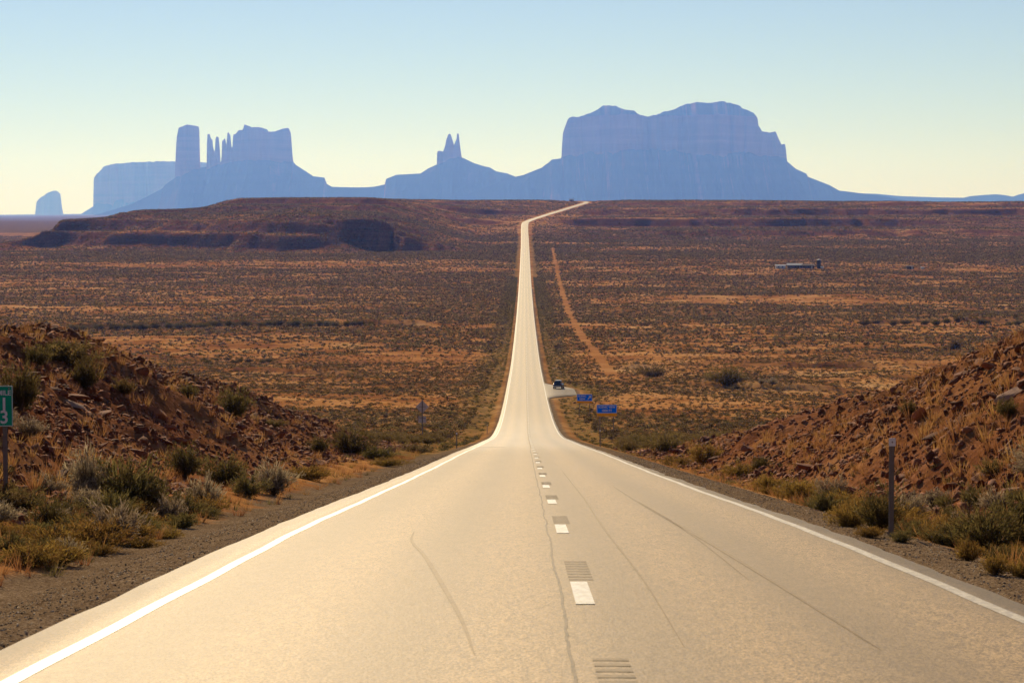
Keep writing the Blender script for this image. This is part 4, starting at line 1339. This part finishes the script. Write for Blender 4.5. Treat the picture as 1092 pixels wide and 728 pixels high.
def blue_sign(px0, px1, py0, py1, dist, lines, arrow, label, plaque_px):
    s = dist / F
    cx_ = ((px0 + px1) / 2 - CX) * s
    ztop = ray(CX, py0)[2] / ray(CX, py0)[1] * dist; zbot = ray(CX, py1)[2] / ray(CX, py1)[1] * dist
    zpl = ray(CX, plaque_px)[2] / ray(CX, plaque_px)[1] * dist
    w_ = (px1 - px0) * s; h_ = ztop - zbot
    g0 = gz(cx_, dist)
    o = empty('scenic_view_sign', (cx_, dist, g0)); tag(o, label, 'road sign', 'blue scenic view signs')
    zt, zb_, zp = ztop - g0, zbot - g0, zpl - g0
    for sx in (-1, 1):
        bm = bmesh.new(); channel_post(bm, sx * w_ * 0.34, 0.03, -0.4, zt - 0.05, 0.10); link('post', bm_mesh('post', bm), M['steel'], o)
    bm = bmesh.new(); round_plate(bm, 0, (zt + zb_) / 2, w_, h_, 0, 0.006, 0.09); p_ = link('sign_panel', bm_mesh('sign_panel', bm), M['blue'], o)
    bm = bmesh.new(); frame_ring(bm, 0, (zt + zb_) / 2, w_ - 0.03, h_ - 0.03, 0.05, -0.006, 0.004); link('border', bm_mesh('border', bm), M['white'], p_)
    tms = []
    nl = len(lines)
    for i, tx in enumerate(lines):
        cz_ = (zt + zb_) / 2 + h_ * (0.21 if i == 0 else -0.21)
        tms.append(text_mesh(tx, h_ * 0.36, (-w_ * 0.15 if arrow else 0), cz_, -0.008, w_ * (0.52 if arrow else 0.84)))
    link('lettering', join_meshes('lettering', tms), M['white'], p_)
    if arrow:
        bm = bmesh.new()
        c = Vector((w_ * 0.31, -0.008, (zt + zb_) / 2))
        rt = Matrix.Rotation(R(-45), 3, 'Y')
        add_box(bm, c + Vector((-0.05, 0, -0.05)) * h_, (h_ * 0.42, 0.004, h_ * 0.12), Matrix.Rotation(R(-45), 3, 'Y'))
        tip = [bm.verts.new(c + Vector(q) * h_) for q in ((0.27, -0.003, 0.27), (-0.10, -0.003, 0.25), (0.25, -0.003, -0.10))]
        bm.faces.new(tip)
        link('arrow', bm_mesh('arrow', bm), M['white'], p_)
    bm = bmesh.new(); round_plate(bm, 0, (zb_ + zp) / 2 - 0.01, w_, zb_ - zp - 0.02, 0, 0.006, 0.03); link('orange_plaque', bm_mesh('orange_plaque', bm), M['orange'], o)


blue_sign(636.6, 658.2, 431.2, 440.4, 285.0, ['SCENIC VIEW', '1000 FT'], False, 'larger blue scenic view sign reading 1000 FT with orange plaque below', 443.6)
blue_sign(615.4, 631.8, 420.2, 427.4, 372.0, ['SCENIC', 'VIEW'], True, 'smaller blue scenic view sign with white arrow near the pull out', 429.8)

# warning sign seen from behind
dist = 233.0
xw = (450 - CX) / F * dist
zt = ray(450, 426.5)[2] * dist / ray(450, 426.5)[1]
g0 = gz(xw, dist); o = empty('warning_sign', (xw, dist, g0)); hh = zt - g0
tag(o, 'bare grey back of a diamond warning sign left of the road', 'road sign')
bm = bmesh.new(); channel_post(bm, 0, 0, -0.4, hh, 0.10); link('post', bm_mesh('post', bm), M['steel'], o)
bm = bmesh.new(); add_box(bm, (0, 0.05, hh - 0.66), (0.92, 0.006, 0.92), Matrix.Rotation(R(45), 3, 'Y')); link('sign_panel', bm_mesh('sign_panel', bm), M['signback'], o)
bm = bmesh.new(); add_box(bm, (0, 0.05, hh - 1.95), (0.76, 0.006, 0.62)); link('speed_plaque', bm_mesh('speed_plaque', bm), M['signback'], o)
for hz in (hh - 0.66, hh - 1.78):
    bm = bmesh.new(); add_box(bm, (0, 0.042, hz), (0.70, 0.008, 0.05)); link('brace', bm_mesh('brace', bm), M['steel'], o)

# ------------------------------------------------------------------ parked car on the pull-out
def suv(x, y_, rz, label):
    o = empty('parked_car', (x, y_, float(ROADZ(y_)) - 0.04), rz)
    o.rotation_euler = (math.atan(float(ROADZ(y_ + 3) - ROADZ(y_ - 3)) / 6), 0, rz)
    tag(o, label, 'car')
    sec = [  # y, half width, z bottom, z belt  (body) from tail to nose
        (-2.32, 0.80, 0.42, 0.98), (-2.22, 0.92, 0.36, 1.06), (-1.5, 0.96, 0.30, 1.10), (0.0, 0.97, 0.30, 1.08), (1.0, 0.96, 0.30, 1.05), (1.75, 0.93, 0.34, 0.98), (2.2, 0.86, 0.40, 0.86), (2.32, 0.74, 0.46, 0.76)]
    bm = bmesh.new(); rings = []
    for yy, hw, zb_, zt_ in sec:
        pr = [(-hw * 0.94, zb_), (-hw, zb_ + 0.12), (-hw, (zb_ + zt_) / 2), (-hw * 0.97, zt_ - 0.06), (-hw * 0.88, zt_), (hw * 0.88, zt_), (hw * 0.97, zt_ - 0.06), (hw, (zb_ + zt_) / 2), (hw, zb_ + 0.12), (hw * 0.94, zb_)]
        rings.append([bm.verts.new((a, yy, b)) for a, b in pr])
    for r0, r1 in zip(rings[:-1], rings[1:]):
        for i in range(10): bm.faces.new((r0[i], r0[(i + 1) % 10], r1[(i + 1) % 10], r1[i]))
    bm.faces.new(rings[0]); bm.faces.new(rings[-1][::-1])
    body = link('body', bm_mesh('body', bm, True), M['black_paint'], o)
    bm = bmesh.new(); rings = []
    for yy, hw, zb_, zt_ in ((-2.12, 0.78, 1.05, 1.12), (-1.95, 0.78, 1.05, 1.66), (-1.2, 0.76, 1.05, 1.76), (-0.1, 0.75, 1.05, 1.75), (0.45, 0.74, 1.04, 1.62), (1.1, 0.76, 1.02, 1.08)):
        tw = hw * (0.80 if zt_ > 1.3 else 0.97)
        rings.append([bm.verts.new((a, yy, b)) for a, b in ((-hw, zb_), (-tw, zt_ - 0.04), (-tw * 0.9, zt_), (tw * 0.9, zt_), (tw, zt_ - 0.04), (hw, zb_))])
    for r0, r1 in zip(rings[:-1], rings[1:]):
        for i in range(6): bm.faces.new((r0[i], r0[(i + 1) % 6], r1[(i + 1) % 6], r1[i]))
    bm.faces.new(rings[0]); bm.faces.new(rings[-1][::-1])
    link('cabin', bm_mesh('cabin', bm, False), M['glass'], o)
    bm = bmesh.new(); add_box(bm, (0, -0.9, 1.775), (1.12, 2.0, 0.03), None, 0.01); link('roof', bm_mesh('roof', bm), M['chrome'], o)  # silver panel on the dark car: a roof glint put in as colour
    for sx in (-1, 1):
        for wy in (-1.42, 1.45):
            bm = bmesh.new(); add_cyl(bm, (sx * 0.86, wy, 0.37), 0.37, 0.25, 'X', 22); wh = link('wheel', bm_mesh('wheel', bm), M['rubber'], o)
            bm = bmesh.new(); add_cyl(bm, (sx * 0.985, wy, 0.37), 0.23, 0.02, 'X', 14); link('rim', bm_mesh('rim', bm), M['chrome'], wh)
        bm = bmesh.new(); add_box(bm, (sx * 0.78, -2.30, 0.93), (0.16, 0.06, 0.24), None, 0.02); link('tail_light', bm_mesh('tail_light', bm), M['red_lamp'], o)
        bm = bmesh.new(); add_box(bm, (sx * 0.66, 2.26, 0.74), (0.28, 0.10, 0.13), None, 0.02); link('headlight', bm_mesh('headlight', bm), M['white'], o)
        bm = bmesh.new(); add_box(bm, (sx * 1.05, 0.75, 1.12), (0.18, 0.10, 0.14), None, 0.02); link('side_mirror', bm_mesh('side_mirror', bm), M['black_paint'], o)
    bm = bmesh.new(); add_box(bm, (0, -2.34, 0.50), (1.62, 0.14, 0.20), None, 0.03); link('bumper', bm_mesh('bumper', bm), M['chrome'], o)


suv(9.9, 497.0, R(-8), 'black SUV parked on the pull out beside the road')

# ------------------------------------------------------------------ homestead far out on the right
def gable(name, label, x, y_, w_, dp, hw, hr, wall, roof, cat='house', win=2, rz=0.0):
    z = min(gz(x - w_ / 2, y_), gz(x + w_ / 2, y_), gz(x, y_))
    o = empty(name, (x, y_, z), rz); tag(o, label, cat)
    bm = bmesh.new(); add_box(bm, (0, 0, hw / 2 - 0.4), (w_, dp, hw + 0.8)); link('wall', bm_mesh('wall', bm), wall, o)
    bm = bmesh.new()
    ov = 0.4
    a = [bm.verts.new((sx * (w_ / 2 + ov), sy * (dp / 2 + ov), hw - 0.02)) for sx, sy in ((-1, -1), (1, -1), (1, 1), (-1, 1))]
    r = [bm.verts.new((sx * (w_ / 2 + ov), 0, hw + hr)) for sx in (-1, 1)]
    bm.faces.new((a[0], a[1], r[1], r[0])); bm.faces.new((a[2], a[3], r[0], r[1])); bm.faces.new((a[0], r[0], a[3])); bm.faces.new((a[1], a[2], r[1])); bm.faces.new(a[::-1])
    link('roof', bm_mesh('roof', bm), roof, o)
    for k in range(win):
        xx_ = -w_ / 2 + w_ * (k + 0.7) / (win + 0.4)
        bm = bmesh.new(); add_box(bm, (xx_, -dp / 2 - 0.02, hw * 0.58), (1.2, 0.06, 1.0)); wd = link('window', bm_mesh('window', bm), M['glass'], o)
    bm = bmesh.new(); add_box(bm, (w_ * 0.30, -dp / 2 - 0.02, 1.02), (0.95, 0.06, 2.04)); link('door', bm_mesh('door', bm), M['wall_pale'], o)
    return o


hp = hit(848, 286)
Dh = hp.y; sh = Dh / F
gable('long_house', 'long dark house with pale tin roof, middle of the far homestead', (848 - CX) * sh, Dh + 4, 11.5, 8, 2.6, 1.5, M['wall_dark'], M['roof_pale'], win=3)
gable('shed', 'dark low shed between the long house and the tower', (861.5 - CX) * sh, Dh, 9.0, 6, 2.5, 1.0, M['wall_dark'], M['wall_dark'], 'shed', 1)
gable('trailer_home', 'white trailer home at the left end of the far homestead', (832.5 - CX) * sh, Dh + 2, 7.5, 3.4, 2.5, 0.6, M['wall_pale'], M['white'], 'trailer', 2)
# water tower
xt, yt = (873 - CX) * sh, Dh - 1
o = empty('water_tower', (xt, yt, gz(xt, yt))); tag(o, 'dark water tower standing at the right end of the far homestead', 'water tower')
for sx in (-1, 1):
    for sy in (-1, 1):
        bm = bmesh.new(); add_box(bm, (sx * 1.15, sy * 1.15, 1.7), (0.25, 0.25, 4.0)); link('leg', bm_mesh('leg', bm), M['tank'], o)
bm = bmesh.new(); add_cyl(bm, (0, 0, 5.2), 1.6, 3.6, 'Z', 20); tk_ = link('tank', bm_mesh('tank', bm), M['tank'], o)
bm = bmesh.new(); add_cyl(bm, (0, 0, 7.35), 1.7, 0.75, 'Z', 20, 0.1); link('tank_roof', bm_mesh('tank_roof', bm), M['roof_pale'], tk_)
bm = bmesh.new(); add_box(bm, (0, 0, 1.6), (2.2, 2.2, 3.4)); link('pump_house', bm_mesh('pump_house', bm), M['tank'], o)
gable('pump_shed', 'tiny white shed at the foot of the far water tower', (876 - CX) * sh, Dh - 3, 1.9, 2.0, 1.6, 0.4, M['wall_pale'], M['white'], 'shed', 0)
gable('small_hut', 'small dark hut alone on the sand right of the homestead', (970 - CX) * sh, Dh, 5.2, 4, 2.2, 0.6, M['wall_dark'], M['wall_dark'], 'hut', 1)
gable('white_trailer', 'tiny white trailer right of the small dark hut', (983 - CX) * sh, Dh - 2, 2.2, 2.0, 1.5, 0.3, M['wall_pale'], M['white'], 'trailer', 0)
xq = (613.5 - CX) / F * 3760
gable('roadside_house', 'tiny house with white roof on the plateau edge beside the last bend', xq - 6, 3770.0, 6.5, 6, 3.0, 1.6, M['wall_dark'], M['white'], win=1)

# ------------------------------------------------------------------ haze: the dry blue air between here and the buttes
bm = bmesh.new()
add_box(bm, (0, 31000, 530), (170000, 72000, 1760))
hz = link('haze', bm_mesh('haze', bm), None)
t_ = NT('blue_haze')
vol = t_.n('ShaderNodeVolumePrincipled')
vol.inputs['Color'].default_value = (0.125, 0.275, 1.0, 1)
vol.inputs['Absorption Color'].default_value = (1, 1, 1, 1)
vol.inputs['Density'].default_value = 0.0000405
vol.inputs['Anisotropy'].default_value = 0.40
t_.l(vol.outputs[0], t_.out.inputs['Volume'])
hz.data.materials.append(t_.m)
tag(hz, 'thin blue haze filling the air over the valley', 'haze', kind='stuff')
